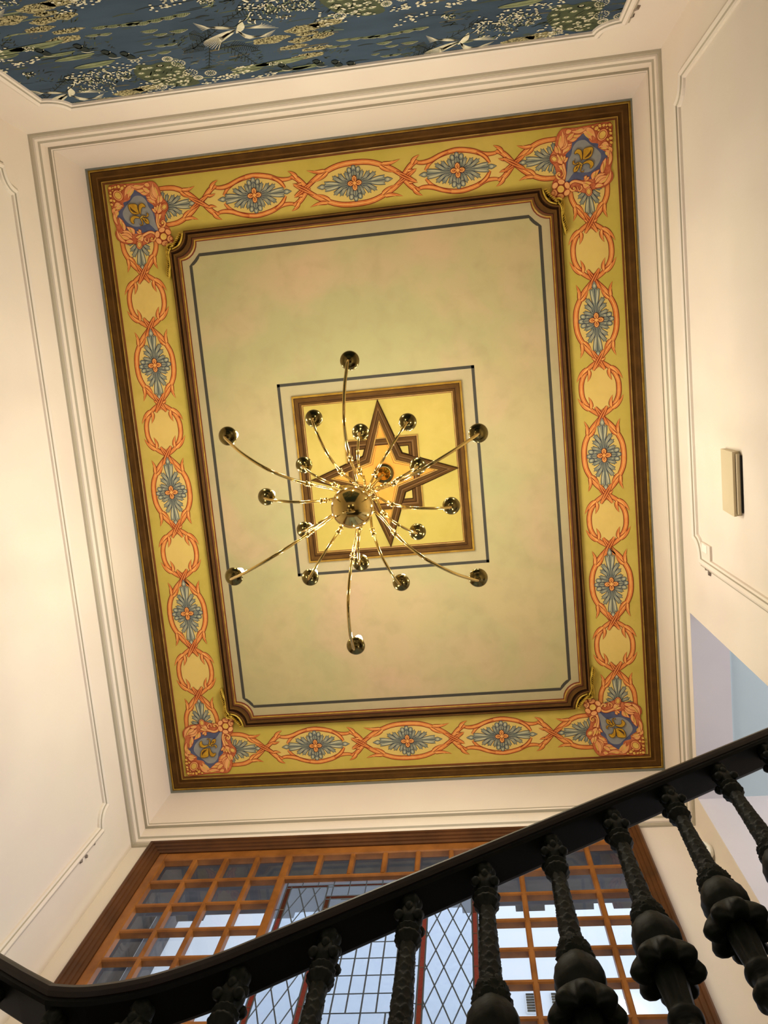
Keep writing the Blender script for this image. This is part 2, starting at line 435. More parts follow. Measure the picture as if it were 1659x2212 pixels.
# little chips of broken plaster at the corners of the mouldings
def chip(b, fn, u, v, s, d=0.016):
    P = [(u + s*random.uniform(0.5, 1)*math.cos(t)*1.6, v + s*random.uniform(0.5, 1)*math.sin(t)) for t in [2*PI*i/9 for i in range(9)]]
    b.loft([[fn(p[0], p[1], 0.0005) for p in P], [fn(u+(p[0]-u)*0.7, v+(p[1]-v)*0.7, d) for p in P]], MCHIP, capped=True)
b = MB()
for fn, L in ((fnR, [(1.20, 5.03, .014), (1.21, 4.97, .022), (1.15, 5.09, .01)]), (fnL, [(2.84, 5.02, .018), (2.86, 4.9, .014), (2.83, 5.13, .008), (2.84, 4.82, .026)]),
              (fnF, [(1.14, 5.02, .016), (1.14, 4.93, .026), (0.99, 5.235, .012), (-2.43, 4.98, .012)])):
    for u, v, s in L: chip(b, fn, u, v, s)
tag(b.build('trim_6'), kind='structure')

# ------------------------------------------------------------------ gold frame at the ceiling edge
def ring(name, inner, outer, prof, parent=None, kind='structure'):
    """prof: list of (t 0=outer 1=inner, drop, material)"""
    loops = [[(o[0]*(1-t)+i[0]*t, o[1]*(1-t)+i[1]*t, H-d) for i, o in zip(inner, outer)] for t, d, M in prof]
    b = MB(); b.loft(loops, prof[0][2], mats=[p[2] for p in prof])
    o = b.build(name, parent)
    if kind and not parent: tag(o, kind=kind)
    return o
wallr = [(X0+.004, Y0+.004), (X1-.004, Y0+.004), (X1-.004, Y1-.004), (X0+.004, Y1-.004)]
GI = 0.116
innr = [(X0+GI, Y0+GI), (X1-GI, Y0+GI), (X1-GI, Y1-GI), (X0+GI, Y1-GI)]
ring('trim_7', innr, wallr, [(0, 0.0, MGOLD), (0.0, 0.030, MGOLD), (0.10, 0.034, MGOLD), (0.16, 0.032, MBRD), (0.20, 0.026, MBR), (0.34, 0.020, MBR), (0.50, 0.017, MBRM), (0.60, 0.017, MBR),
     (0.80, 0.022, MBRD), (0.82, 0.026, MBR), (0.86, 0.026, MGOLD), (0.90, 0.022, MBRM), (0.96, 0.010, MREDL), (1.0, 0.0005, MREDL)])

# ------------------------------------------------------------------ painted ceiling border
art = Art(onceil, base=0.0006)
# olive border base as a frame of four strips
BX0, BX1, BY0, BY1 = X0+GI-.004, X1-GI+.004, Y0+GI-.004, Y1-GI+.004
FX0, FX1, FY0, FY1 = -2.185, 0.885, -1.475, 2.650      # outer edge of the inner frame
for P in ([(BX0, BY0), (BX1, BY0), (BX1, FY0+.07), (BX0, FY0+.07)], [(BX0, FY1-.07), (BX1, FY1-.07), (BX1, BY1), (BX0, BY1)],
          [(BX0, FY0+.07), (FX0+.07, FY0+.07), (FX0+.07, FY1-.07), (BX0, FY1-.07)], [(FX1-.07, FY0+.07), (BX1, FY0+.07), (BX1, FY1-.07), (FX1-.07, FY1-.07)]):
    art.raw(P, MOLIVE)
for cx, cy, sx, sy in ((FX0, FY0, 1, 1), (FX1, FY0, -1, 1), (FX1, FY1, -1, -1), (FX0, FY1, 1, -1)):
    art.raw([(cx+sx*.05, cy+sy*.05), (cx+sx*.26, cy+sy*.05), (cx+sx*.05, cy+sy*.26)], MOLIVE)
art.k += art.st
art.build('border_band', CEIL)

# one shared drawing layer counter per kind of piece
def rosette(parent, x, y, rot, half=False):
    """acanthus rosette, long axis along local x"""
    A = Art(onceil, step=0.00005, base=0.0016); A.at(x, y, 1.0, rot)
    sides = (1,) if half else (1, -1)
    def lobe(path, w0, w1, n=3, sd=1):
        """a curling leaflet with a toothed end"""
        c = cr(path, 5); N = len(c); L = []; R = []
        for i, p in enumerate(c):
            t = i/(N-1); a = c[max(0, i-1)]; q = c[min(N-1, i+1)]; d = (q-a).normalized(); nn = Vector((-d.y, d.x))
            w = (w0*(1-t) + w1*t)/2
            L.append(p+nn*w); R.append(p-nn*w)
        d = (c[-1]-c[-3]).normalized(); nn = Vector((-d.y, d.x)); e = c[-1]
        tip = [e + nn*w1*.62 + d*w1*.28, e + nn*w1*.28 + d*w1*.15, e + d*w1*0.78 + nn*w1*.05, e - nn*w1*.25 + d*w1*.15, e - nn*w1*.60 + d*w1*.30]
        P = L + tip + R[::-1]
        A.poly(P, MLEAF, MLEAFD, 0.0042)
        k = max(2, N//2)
        A.ribbon(c[k:-1], w1*.42, MLEAFL, taper=lambda t: 0.3+0.7*math.sin(PI*min(1, t*0.9+0.05)))
        A.ribbon(c[:-1], 0.0026, MLEAFD)
    for s in sides:
        for q in (1, -1):
            lobe([(s*.02, q*.004), (s*.075, q*.030), (s*.108, q*.066)], .016, .030)
            lobe([(s*.03, q*.004), (s*.100, q*.022), (s*.152, q*.056)], .014, .030)
            lobe([(s*.02, q*.010), (s*.048, q*.040), (s*.062, q*.078)], .016, .026)
            if not half:
                lobe([(s*.014, q*.02), (s*.030, q*.056), (s*.026, q*.094)], .018, .028)
            else:
                lobe([(s*.014, q*.02), (s*.018, q*.06), (s*.028, q*.100)], .018, .026)
        # long central leaf: two shoulders and a bulb
        A.poly([(s*a, b_) for a, b_ in [(.02, -.008), (.10, -.010), (.150, -.026), (.200, -.034), (.236, -.036), (.228, -.018), (.245, -.010), (.245, .010), (.228, .018), (.236, .036), (.200, .034), (.150, .026), (.10, .010), (.02, .008)]], MLEAF, MLEAFD, 0.0042)
        for q in (1, -1):
            A.ribbon(cr([(s*.13, q*.010), (s*.18, q*.020), (s*.222, q*.023)], 4), .013, MLEAFL, taper=lambda t: .3+.7*math.sin(PI*t))
        A.ribbon([(s*.02, 0), (s*.23, 0)], .005, MLEAFD, taper=lambda t: .4+.9*t)
        b0 = [(.232, 0), (.240, .014), (.256, .018), (.275, .010), (.296, 0), (.275, -.010), (.256, -.018), (.240, -.014)]
        A.poly([(s*p[0], p[1]) for p in b0], MLEAF, MLEAFD, 0.0042)
        A.ell(s*.258, 0, .012, .008, MLEAFL, n=10)
    if not half:
        for q in (1, -1):
            for a in (-.034, .034, 0):
                A.ell(a, q*(.112 if a == 0 else .098), .017, .022, MLEAF, MLEAFD, .0040, n=12, rot=-a*10*q)
                A.ell(a, q*(.114 if a == 0 else .100), .007, .011, MLEAFL, n=10)
            A.ell(0, q*.072, .018, .026, MLEAF, MLEAFD, .0036, n=12)
            A.ribbon([(0, q*.03), (0, q*.11)], .004, MLEAFD)
    o = A.build('painted_rosette', parent)
    # four-petalled flower
    if not half:
        F = Art(onceil, step=0.00010, base=0.0112); F.at(x, y, 1.0, rot)
        for k in range(4):
            c = (math.cos(k*PI/2)*.031, math.sin(k*PI/2)*.031)
            F.ell(c[0], c[1], .024, .018, MORL, MORO, .0042, rot=k*PI/2, n=14)
            F.ell(c[0], c[1], .013, .009, MORO, rot=k*PI/2, n=12)
            F.ell(c[0]*1.06, c[1]*1.06, .009, .006, MOR, rot=k*PI/2, n=10)
        F.ell(0, 0, .015, .015, MORL, MORO, .0036, n=14)
        F.build('painted_flower', o)
    return o

def scroll(A, path, w=0.026, taper=None, n=8):
    """a painted ribbon: rust outline, orange body, light streak"""
    c = cr(path, n)
    tp = taper or (lambda t: 0.55 + 0.45*math.sin(PI*t))
    A.ribbon(c, w+0.010, MORO, taper=tp); A.ribbon(c, w-0.002, MOR, taper=tp)
    A.ribbon(c[1:-1], w*0.34, MORO, taper=lambda t: 0.6*math.sin(PI*t))
    A.ribbon(c[1:-1], w*0.24, MORL, taper=lambda t: math.sin(PI*t))
def thorn(A, a, b, w=0.022, bend=0.012):
    A.leaf(a, b, w+0.010, MORO, bend=bend, blunt=0.45); A.leaf(a, b, w-0.001, MOR, bend=bend, blunt=0.45)
    A.leaf(a, (a[0]*.35+b[0]*.65, a[1]*.35+b[1]*.65), w*0.4, MORL, bend=bend*.5, blunt=0.5)
# ---- vesica round each rosette and the small ovals between, in local coords (x along the band)
def vesica(A, L=0.302, B=0.150, half=0):
    xs = (1,) if half else (1, -1)
    for q in (1, -1):
        if half: path = [(-.02, q*B), (L*.35, q*B*.93), (L*.7, q*B*.55), (L*.9, q*B*.2), (L*1.04, -q*.010)]
        else: path = [(-L*1.04, -q*.010), (-L*.9, q*B*.2), (-L*.7, q*B*.55), (-L*.35, q*B*.93), (0, q*B*1.02), (L*.35, q*B*.93), (L*.7, q*B*.55), (L*.9, q*B*.2), (L*1.04, -q*.010)]
        scroll(A, path, 0.034, n=6, taper=lambda t: .8+.2*math.sin(PI*t))
        for s in xs:
            thorn(A, (s*L*.55, q*B*.80), (s*L*.93, q*B*.92), .024, bend=-q*s*.012)
            thorn(A, (s*L*.50, q*B*.74), (s*L*.80, q*B*.30), .022, bend=-q*s*.010)
def oval(A, L=0.212, B=0.138):
    for q in (1, -1):
        path = [(-L*.98, q*.012), (-L*.72, q*B*.62), (-L*.35, q*B*.96), (0, q*B*1.04), (L*.35, q*B*.96), (L*.72, q*B*.62), (L*.98, q*.012)]
        scroll(A, path, 0.032, n=6, taper=lambda t: .75+.25*math.sin(PI*t))
        for s in (1, -1):
            thorn(A, (s*L*.78, q*B*.55), (s*L*.28, q*B*1.28), .030, bend=-q*s*.014)
            thorn(A, (s*L*.72, q*B*.56), (s*L*.26, q*B*.68), .024, bend=q*s*.010)
            thorn(A, (s*L*.98, q*.012), (s*L*.72, q*B*.14), .022, bend=q*s*.010)
        thorn(A, (-L*1.02, q*.020), (-L*1.12, q*.055), .02, 0.004)
def cross(A):
    for q in (1, -1):
        c = cr([(-.075, q*.045), (-.03, q*.018), (.03, -q*.018), (.075, -q*.045)], 4)
        A.ribbon(c, .036, MORO, taper=lambda t: .55+.45*math.sin(PI*t)); A.ribbon(c, .026, MOR, taper=lambda t: .5+.5*math.sin(PI*t))
        A.ribbon(c[2:-3], .008, MORO, taper=lambda t: math.sin(PI*t))
def link_s(A, L=0.4275, B=0.150):
    """long link of the short sides: a vesica whose ends open into S-curves towards the crossings"""
    for q in (1, -1):
        scroll(A, [(-.245, q*.03), (-.20, q*.085), (-.12, q*.128), (0, q*.150), (.12, q*.130), (.20, q*.098), (.27, q*.092), (.33, q*.104)], .030, n=5)
        scroll(A, [(-.33, q*.104), (-.27, q*.090), (-.20, q*.098), (-.12, q*.130), (-.06, q*.146)], .028, n=5)
        scroll(A, [(.245, q*.03), (.21, q*.08), (.15, q*.120)], .022, n=5)
        for s in (1, -1):
            scroll(A, [(s*(L+.01), -q*.008), (s*(L-.04), q*.045), (s*(L-.085), q*.088), (s*(L-.13), q*.106)], .034, n=5)
            thorn(A, (s*(L-.08), q*.085), (s*(L-.15), q*.150), .026, bend=-q*s*.012)
            thorn(A, (s*(L-.045), q*.045), (s*(L-.12), q*.052), .020, bend=q*s*.008)

RX, LX = 1.101, -2.427
TY, BY = -1.680, 2.858
SIDE_LEAF = (-0.462, 0.583, 1.622); SIDE_OVAL = (-0.978, 0.060, 1.102, 2.138); SIDE_X = (-1.190, -0.768, -0.158, 0.276, 0.890, 1.316, 1.928, 2.350)
TOP_LEAF = (-1.452, -0.660, 0.134); TOP_X = (-1.900, -1.060, -0.262, 0.560)
base = Art(onceil, base=0.0010)     # warm yellow grounds inside the links
def vesfill(L, B): 
    return [(p[0], p[1]) for p in cr([(-L, 0), (-L*.7, B*.55), (-L*.35, B*.93), (0, B*1.02), (L*.35, B*.93), (L*.7, B*.55), (L, 0), (L*.7, -B*.55), (L*.35, -B*.93), (0, -B*1.02), (-L*.35, -B*.93), (-L*.7, -B*.55)], 3, closed=True)]
for X in (RX, LX):
    for y in SIDE_LEAF: base.at(X, y, 1, PI/2); base.raw(vesfill(.30, .15), MYEL)
    for y in SIDE_OVAL: base.at(X, y, 1, PI/2); base.raw(vesfill(.21, .142), MYEL)
    for y, s in ((-1.40, 1), (2.56, -1)): base.at(X, y, 1, PI/2); base.raw(vesfill(.21, .14), MYEL)
for Y in (TY, BY):
    base.at(TOP_LEAF[1], Y, 1, 0); base.raw(vesfill(.40, .15), MYEL)
    for x in (TOP_LEAF[0], TOP_LEAF[2]):
        base.at(x, Y, 1, 0); base.raw([(-.41, 0), (-.37, .06), (-.3, .10), (-.2, .098), (-.1, .14), (0, .15), (.1, .14), (.2, .098), (.3, .10), (.37, .06), (.41, 0), (.37, -.06), (.3, -.10), (.2, -.098), (.1, -.14), (0, -.15), (-.1, -.14), (-.2, -.098), (-.3, -.10), (-.37, -.06)], MYEL)
    for x in (-2.12, 0.80): base.at(x, Y, 1, 0); base.raw(vesfill(.22, .14), MYEL)
base.build('oval_grounds', CEIL)

# scrollwork: one painted part per side of the border
for name, X, in (('painted_scrollwork', RX), ('painted_scrollwork', LX)):
    A = Art(onceil, step=0.00004, base=0.0018)
    for i, y in enumerate(SIDE_LEAF): A.at(X, y, 1, PI/2); vesica(A)
    for y in SIDE_OVAL: A.k = 0.0018; A.at(X, y, 1, PI/2); oval(A)
    A.k = 0.0018; A.at(X, -1.47, 1, PI/2); vesica(A, .28, .140, half=1)
    A.k = 0.0018; A.at(X, 2.63, 1, -PI/2); vesica(A, .28, .140, half=1)
    for y in SIDE_X: A.k = 0.0050; A.at(X, y, 1, PI/2); cross(A)
    A.build(name, CEIL)
for Y in (TY, BY):
    A = Art(onceil, step=0.00004, base=0.0018)
    A.at(TOP_LEAF[1], Y, 1, 0); vesica(A, .395, .150)
    for x in (TOP_LEAF[0], TOP_LEAF[2]): A.k = 0.0018; A.at(x, Y, 1, 0); link_s(A)
    A.k = 0.0018; A.at(-2.19, Y, 1, 0); vesica(A, .29, .140, half=1)
    A.k = 0.0018; A.at(0.865, Y, 1, PI); vesica(A, .30, .140, half=1)
    for x in TOP_X: A.k = 0.0050; A.at(x, Y, 1, 0); cross(A)
    A.build('painted_scrollwork', CEIL)
for X in (RX, LX):
    for y in SIDE_LEAF: rosette(CEIL, X, y, PI/2)
    rosette(CEIL, X, -1.492, PI/2, half=True); rosette(CEIL, X, 2.655, -PI/2, half=True)
for Y in (TY, BY):
    for x in TOP_LEAF: rosette(CEIL, x, Y, 0)
    rosette(CEIL, -2.215, Y, 0, half=True); rosette(CEIL, 0.885, Y, PI, half=True)

# ---- corner cartouche.  Traced sheet units: 0..1659, y down the sheet, corner of the border at top left
CS = 1/11.06*0.00372*1.03
def cart(cx, cy, fx, fy):
    A = Art(onceil, step=0.00004, base=0.0105)
    # sheet is slightly rotated: axis x runs along (1,-.13)
    def q(p):
        x, y = p[0]-700, p[1]-760
        xr = x*.992 - y*.122*-1*-1; yr = x*.122 + y*.992
        return (xr*CS*fx, yr*CS*fy)
    A.at(cx, cy)
    def sp(pts, M, line=None, lw=.0045, closed=True, n=4):
        A.poly([q(p) for p in cr(pts, n, closed=True)], M, line, lw)
    def st(pts, w, M, taper=None, n=5): A.ribbon([q(p) for p in cr(pts, n)], w, M, taper=taper)
    def pet(a, b, w, bend=0, M=MPK):
        A.leaf(q(a), q(b), w*1.35, M, MPKD, bend=bend*fx*fy, lw=.0036, blunt=.85)
        st([(a[0]*.7+b[0]*.3, a[1]*.7+b[1]*.3), (a[0]*.25+b[0]*.75, a[1]*.25+b[1]*.75)], w*.48, MYC, taper=lambda t: math.sin(PI*(.1+.8*t)))
    # rust ground behind the whole wreath
    sp([(60, 190), (500, 150), (800, 130), (1080, 90), (1230, 230), (1290, 420), (1420, 560), (1440, 680), (1370, 800), (1360, 950), (1380, 1040), (1480, 1130), (1490, 1270), (1570, 1400), (1540, 1500), (1420, 1520), (1300, 1480), (1180, 1400),
        (1080, 1400), (960, 1440), (840, 1500), (760, 1550), (690, 1480), (600, 1460), (420, 1470), (240, 1380), (190, 1240), (220, 1130), (150, 950), (120, 700), (70, 450)], MPKM, MPKD, .004, n=3)
    # blue shield
    sp([(390, 560), (540, 490), (590, 300), (700, 290), (900, 380), (960, 520), (1100, 620), (1110, 740), (1160, 960), (1190, 1120), (1230, 1190), (1170, 1240), (960, 1200), (800, 1230), (620, 1230), (420, 1130), (310, 980), (220, 840), (290, 740), (400, 640)], MBLU)
    sp([(450, 640), (560, 520), (650, 420), (800, 410), (920, 500), (980, 640), (1070, 760), (1130, 960), (1200, 1150), (1150, 1160), (1040, 1060), (960, 1010), (900, 1040), (760, 1080), (640, 1080), (500, 1010), (400, 900), (370, 780)], MBLUL)
    # fleur-de-lis, pointing to the corner of the room
    F = Art(onceil, step=0.00008, base=0.0215); F.at(cx, cy)
    def fs(pts, M=MFG): F.poly([q(p) for p in cr(pts, 4, closed=True)], M, MFD, .0040)
    fs([(520, 610), (700, 600), (740, 700), (765, 810), (640, 815), (560, 760)])
    F.poly([q(p) for p in ((550, 640), (590, 690), (740, 800), (640, 780), (570, 730))], MFD)
    fs([(790, 820), (760, 700), (770, 610), (840, 575), (910, 620), (912, 665), (860, 660), (820, 710), (810, 790)])
    fs([(770, 880), (650, 850), (570, 900), (565, 980), (620, 1030), (650, 1020), (640, 960), (680, 910), (770, 905)])
    fs([(830, 890), (900, 900), (980, 930), (1005, 1020), (930, 1020), (885, 960)])
    F.poly([q(p) for p in ((890, 920), (925, 930), (965, 990), (910, 960))], MFD)
    fs([(860, 870), (930, 880), (990, 860), (985, 800), (945, 795), (960, 830), (920, 860), (880, 840)])
    fs([(800, 930), (830, 980), (840, 1050), (790, 1040), (800, 1070), (860, 1050), (860, 990), (840, 920)])
    F.ribbon([q(p) for p in ((790, 920), (860, 850))], .0135, MFD); F.ribbon([q(p) for p in ((798, 912), (852, 858))], .0085, MGOLDL)
    # wreath: curling acanthus petals (from, to, width, bend)
    W_ = .020
    for a, b_, w, bd in (
        ((760, 170), (580, 330), .024, .012), ((700, 200), (500, 480), .026, .018), ((640, 170), (420, 440), .026, .020),
        ((980, 290), (690, 290), .024, -.006), ((1000, 330), (790, 350), .022, -.006), ((1060, 330), (830, 200), .022, -.010), ((900, 180), (560, 200), .020, -.012),
        ((1160, 560), (920, 430), .024, .012), ((1160, 590), (940, 480), .020, .014), ((1180, 500), (1020, 300), .024, -.014), ((1230, 480), (1040, 200), .026, -.018), ((1270, 520), (1080, 110), .026, -.022),
        ((1200, 580), (1230, 380), .022, .006), ((1260, 560), (1280, 380), .022, .004), ((1020, 190), (880, 160), .026, .004),
        ((150, 740), (410, 640), .024, -.020), ((170, 660), (340, 600), .022, -.014), ((230, 900), (280, 720), .030, -.024), ((150, 820), (200, 660), .018, -.010),
        ((400, 1200), (270, 880), .024, .010), ((410, 1210), (350, 960), .020, .006), ((250, 1060), (160, 760), .018, -.008),
        ((640, 1280), (450, 1090), .024, .010), ((640, 1270), (530, 1100), .022, .008), ((600, 1300), (340, 1200), .022, .012), ((600, 1350), (300, 1260), .022, .012), ((560, 1400), (240, 1310), .022, .010), ((460, 1450), (220, 1150), .020, -.020), ((620, 1420), (420, 1430), .024, .004),
        ((820, 1230), (690, 1190), .018, -.004), ((800, 1220), (740, 1150), .016, .002), ((850, 1270), (660, 1330), .024, -.006), ((860, 1290), (700, 1400), .028, -.010),
        ((1160, 780), (1060, 690), .018, .004), ((1170, 740), (1110, 640), .018, .004), ((1180, 760), (1190, 600), .022, .006), ((1200, 800), (1270, 560), .028, .010), ((1180, 980), (1300, 800), .028, -.012)):
        pet(a, b_, w, bd)
    # big volutes beside the two ends of the shield
    def vol(pts, w): 
        st(pts, w+.008, MPKD, taper=lambda t: 1-.45*t, n=6); st(pts, w, MPK, taper=lambda t: 1-.45*t, n=6); st(pts, w*.35, MYC, taper=lambda t: .9*math.sin(PI*t), n=6)
    vol([(1190, 800), (1185, 980), (1240, 1110), (1340, 1070), (1370, 1000), (1320, 950), (1280, 990)], .017)
    vol([(840, 1290), (1000, 1210), (1110, 1230), (1150, 1310), (1100, 1390), (1030, 1370), (1050, 1320)], .017)
    vol([(1230, 900), (1220, 1000), (1270, 1050)], .010); vol([(900, 1330), (890, 1390), (960, 1430), (980, 1340)], .010)
    for e in ((1310, 1000), (1055, 1345)): A.ell(*q(e), .010, .010, MYC, MPKD, .003, n=12)
    # egg at the outer corner, drops by the leaf ends, daisy at the inner corner
    for (e, a, b2, r) in (((270, 410), .046, .036, .9), ((1355, 650), .030, .024, 2.5), ((760, 1490), .024, .032, 0.1)):
        A.ell(*q(e), a, b2, MPK, MPKD, .0045, rot=r*fx*fy, n=18); A.ell(*q(e), a*.70, b2*.70, MYC, MPKD, .0045, rot=r*fx*fy, n=16)
    for k in range(6):
        t = k*PI/3 + .3; A.ell(*q((1330+150*math.cos(t), 1300+150*math.sin(t))), .027, .020, MPK, MPKD, .004, rot=math.atan2(math.sin(t)*fy, math.cos(t)*fx)+PI/2, n=12)
    A.ell(*q((1335, 1300)), .028, .028, MYC, MPKD, .0045, n=16)
    for e in ((1510, 1340), (1510, 1440), (1410, 1480)): A.ell(*q(e), .015, .015, MPK, MPKD, .004, n=10)
    for e, r in (((85, 250), .016), ((95, 350), .012), ((95, 420), .014), ((150, 240), .011), ((210, 225), .014), ((290, 215), .016), ((370, 250), .018), ((150, 300), .009), ((110, 520), .016), ((180, 530), .013), ((120, 610), .014), ((330, 300), .011), ((440, 200), .012)):
        A.ell(*q(e), r, r*.8, MYC, MPKD, .004, n=10, rot=e[0])
    o = A.build('painted_cartouche', CEIL); F.build('fleur_de_lis', o)
cart(-2.412, -1.665, 1, 1); cart(1.088, -1.665, -1, 1); cart(1.088, 2.858, -1, -1); cart(-2.412, 2.848, 1, -1)

# ------------------------------------------------------------------ scooped inner frame
FR = 0.135; FWD = 0.088
outer = scoop_rect(FX0, FX1, FY0, FY1, FR, n=9, deep=1.0)
inner = scoop_rect(FX0+FWD, FX1-FWD, FY0+FWD, FY1-FWD, FR, n=9, deep=1.0)
ring('trim_8', inner, outer, [(0, 0.0005, MBRD), (0.0, 0.030, MBR), (0.10, 0.038, MBRM), (0.20, 0.038, MBRD), (0.25, 0.024, MBRD), (0.34, 0.024, MBR), (0.40, 0.036, MBRM), (0.55, 0.040, MBR),
     (0.66, 0.034, MBRD), (0.72, 0.026, MREDL), (0.76, 0.024, MBRM), (0.86, 0.020, MGOLD), (0.94, 0.012, MREDL), (1.0, 0.0008, MREDL)])
# pale margin between the frame and the thin dark line
A = Art(onceil, base=0.0005)
LI = [(-2.030, -1.285), (0.722, -1.285), (0.722, 2.480), (-2.030, 2.480)]
lin = scoop_rect(-2.030, 0.722, -1.285, 2.480, 0.078, n=5, deep=0.25)
inn = [Vector(p) for p in inner]
for i in range(4):
    pass
mo = scoop_rect(FX0+.06, FX1-.06, FY0+.06, FY1-.06, FR, n=5, deep=1.0)
mb = MB(); mb.loft([[(p[0], p[1], H-0.0005) for p in mo], [(p[0], p[1], H-0.0005) for p in lin]], MFIELD2)
mb.build('pale_margin', CEIL)
A.k = 0.0012; A.ribbon([Vector(p) for p in lin] + [Vector(lin[0])], 0.0245, MLINE)
A.build('charcoal_line', CEIL)

# gilded acanthus on the outside corners of the frame
def gilt(cx, cy, fx, fy):
    b = MB()
    # sheet: origin at the rectangle corner of the frame, +x to the room's outside, +y up the short side (corner top right)
    def P3(x, y, d): return (cx + x*fx, cy - y*fy, H-d)
    def blade(path, w, d0=.030):
        c = cr(path, 5); N = len(c); L = []
        for i, p in enumerate(c):
            t = i/(N-1); a = c[max(0, i-1)]; e = c[min(N-1, i+1)]; dd = (e-a).normalized(); nn = Vector((-dd.y, dd.x)); ww = w*(.35+.65*math.sin(PI*min(1, .12+t*.86)))
            L.append([P3(p.x+nn.x*ww, p.y+nn.y*ww, .004), P3(p.x+nn.x*ww*.5, p.y+nn.y*ww*.5, d0*.8), P3(p.x, p.y, d0), P3(p.x-nn.x*ww*.5, p.y-nn.y*ww*.5, d0*.8), P3(p.x-nn.x*ww, p.y-nn.y*ww, .004)])
        b.loft(L, MGOLDL, closed=False, smooth=True)
    S = 0.000448
    def s(x, y): return ((x-893-(y-270)*.05)*S, (y-262)*S)
    for p in ([s(620, 290), s(660, 400), s(730, 490), s(850, 540)],
              [s(880, 520), s(930, 620), s(935, 740), s(940, 860)],
              [s(960, 480), s(965, 600), s(950, 720)], [s(940, 820), s(975, 930), s(1000, 1050)],
              [s(850, 500), s(830, 470), s(870, 450), s(930, 470), s(960, 540)]):
        blade(p, .0125, .046)
    for i in range(9):
        t = i/8; x = 640+190*t**1.1; y = 300+215*t**.9
        blade([s(x, y), s(x+22, y-18), s(x+52, y-10)], .0055, .050)
    for i in range(14):
        t = i/13; x = 900+90*t; y = 560+470*t
        blade([s(x, y), s(x+28, y-34), s(x+34, y-70)], .0055, .052)
    b.build('gilded_acanthus', bpy.data.objects['trim_8'])
gilt(FX1-.004, FY0+.004, 1, -1); gilt(FX0+.004, FY0+.004, -1, -1); gilt(FX1-.004, FY1-.004, 1, 1); gilt(FX0+.004, FY1-.004, -1, 1)

# ------------------------------------------------------------------ central medallion: square line, square frame, four-pointed star
MX, MY = -0.650, 0.580
A = Art(onceil, base=0.0005)
def sq(h): return [(MX-h, MY-h), (MX+h, MY-h), (MX+h, MY+h), (MX-h, MY+h)]
A.poly(sq(.79), MFIELD2)
A.k = .0012; h = .782
for a, b_ in (((-1, -1), (1, -1)), ((1, -1), (1, 1)), ((1, 1), (-1, 1)), ((-1, 1), (-1, -1))):
    A.ribbon([(MX+a[0]*h-(b_[0]-a[0])*.0055, MY+a[1]*h-(b_[1]-a[1])*.0055), (MX+b_[0]*h+(b_[0]-a[0])*.0055, MY+b_[1]*h+(b_[1]-a[1])*.0055)], .0235, MLINE, adv=False)
A.k = .0020; A.poly(sq(.62), MMED)
A.build('medallion_ground', CEIL)
ring('trim_9', sq(.598), sq(.683), [(0, 0.0006, MGOLD), (0.0, 0.022, MGOLD), (0.14, 0.026, MGOLD), (0.18, 0.024, MBRD), (0.24, 0.020, MBRM), (0.50, 0.030, MBR), (0.62, 0.028, MBRD), (0.68, 0.020, MBR), (0.88, 0.012, MGOLD), (0.96, 0.010, MREDL), (1.0, 0.002, MREDL)])
SX, SY = -0.6435, 0.5830
def star(tip, conc):
    out = []
    for k in range(4):
        t = k*PI/2 - PI/2
        out.append((SX+tip*math.cos(t), SY+tip*math.sin(t))); u = t+PI/4
        out.append((SX+conc*math.sqrt(2)*math.cos(u), SY+conc*math.sqrt(2)*math.sin(u)))
    return out
def sq2(h): return [(SX-h, SY-h), (SX+h, SY-h), (SX+h, SY+h), (SX-h, SY+h)]
S_ = bpy.data.objects['trim_9']
def ring2(name, outer, inner, prof, parent):
    loops = [[(o[0]*(1-t)+i[0]*t, o[1]*(1-t)+i[1]*t, H-d) for i, o in zip(inner, outer)] for t, d, M in prof]
    b = MB(); b.loft(loops, prof[0][2], mats=[p[2] for p in prof]); return b.build(name, parent)
ring2('bracket_moulding', sq2(.297), sq2(.212), [(0, .0022, MGOLD), (0, .016, MGOLD), (.12, .018, MBRD), (.18, .016, MBR), (.45, .020, MBRM), (.62, .020, MBRD), (.70, .014, MBR), (.92, .010, MBRD), (1, .0022, MBRD)], S_)
st_ = MB(); 
st_.loft([[(p[0], p[1], H-.0215) for p in star(.600, .158)], [(p[0], p[1], H-.002) for p in star(.606, .164)]], MBRD)
st_.build('star_edge', S_)
ring2('star_moulding', star(.600, .158), star(.408, .098), [(0, .0215, MBRD), (.06, .026, MBR), (.30, .030, MBRM), (.44, .030, MBRD), (.50, .024, MBR), (.80, .022, MBR), (.84, .024, MGOLD), (.95, .022, MREDL), (1, .014, MREDL)], S_)
A = Art(onceil, base=0.0135)
A.poly(star(.412, .100), MORPNL)
P = star(.385, .086); A.ribbon(P+[P[0]], .004, MORO)
A.build('star_field', S_)

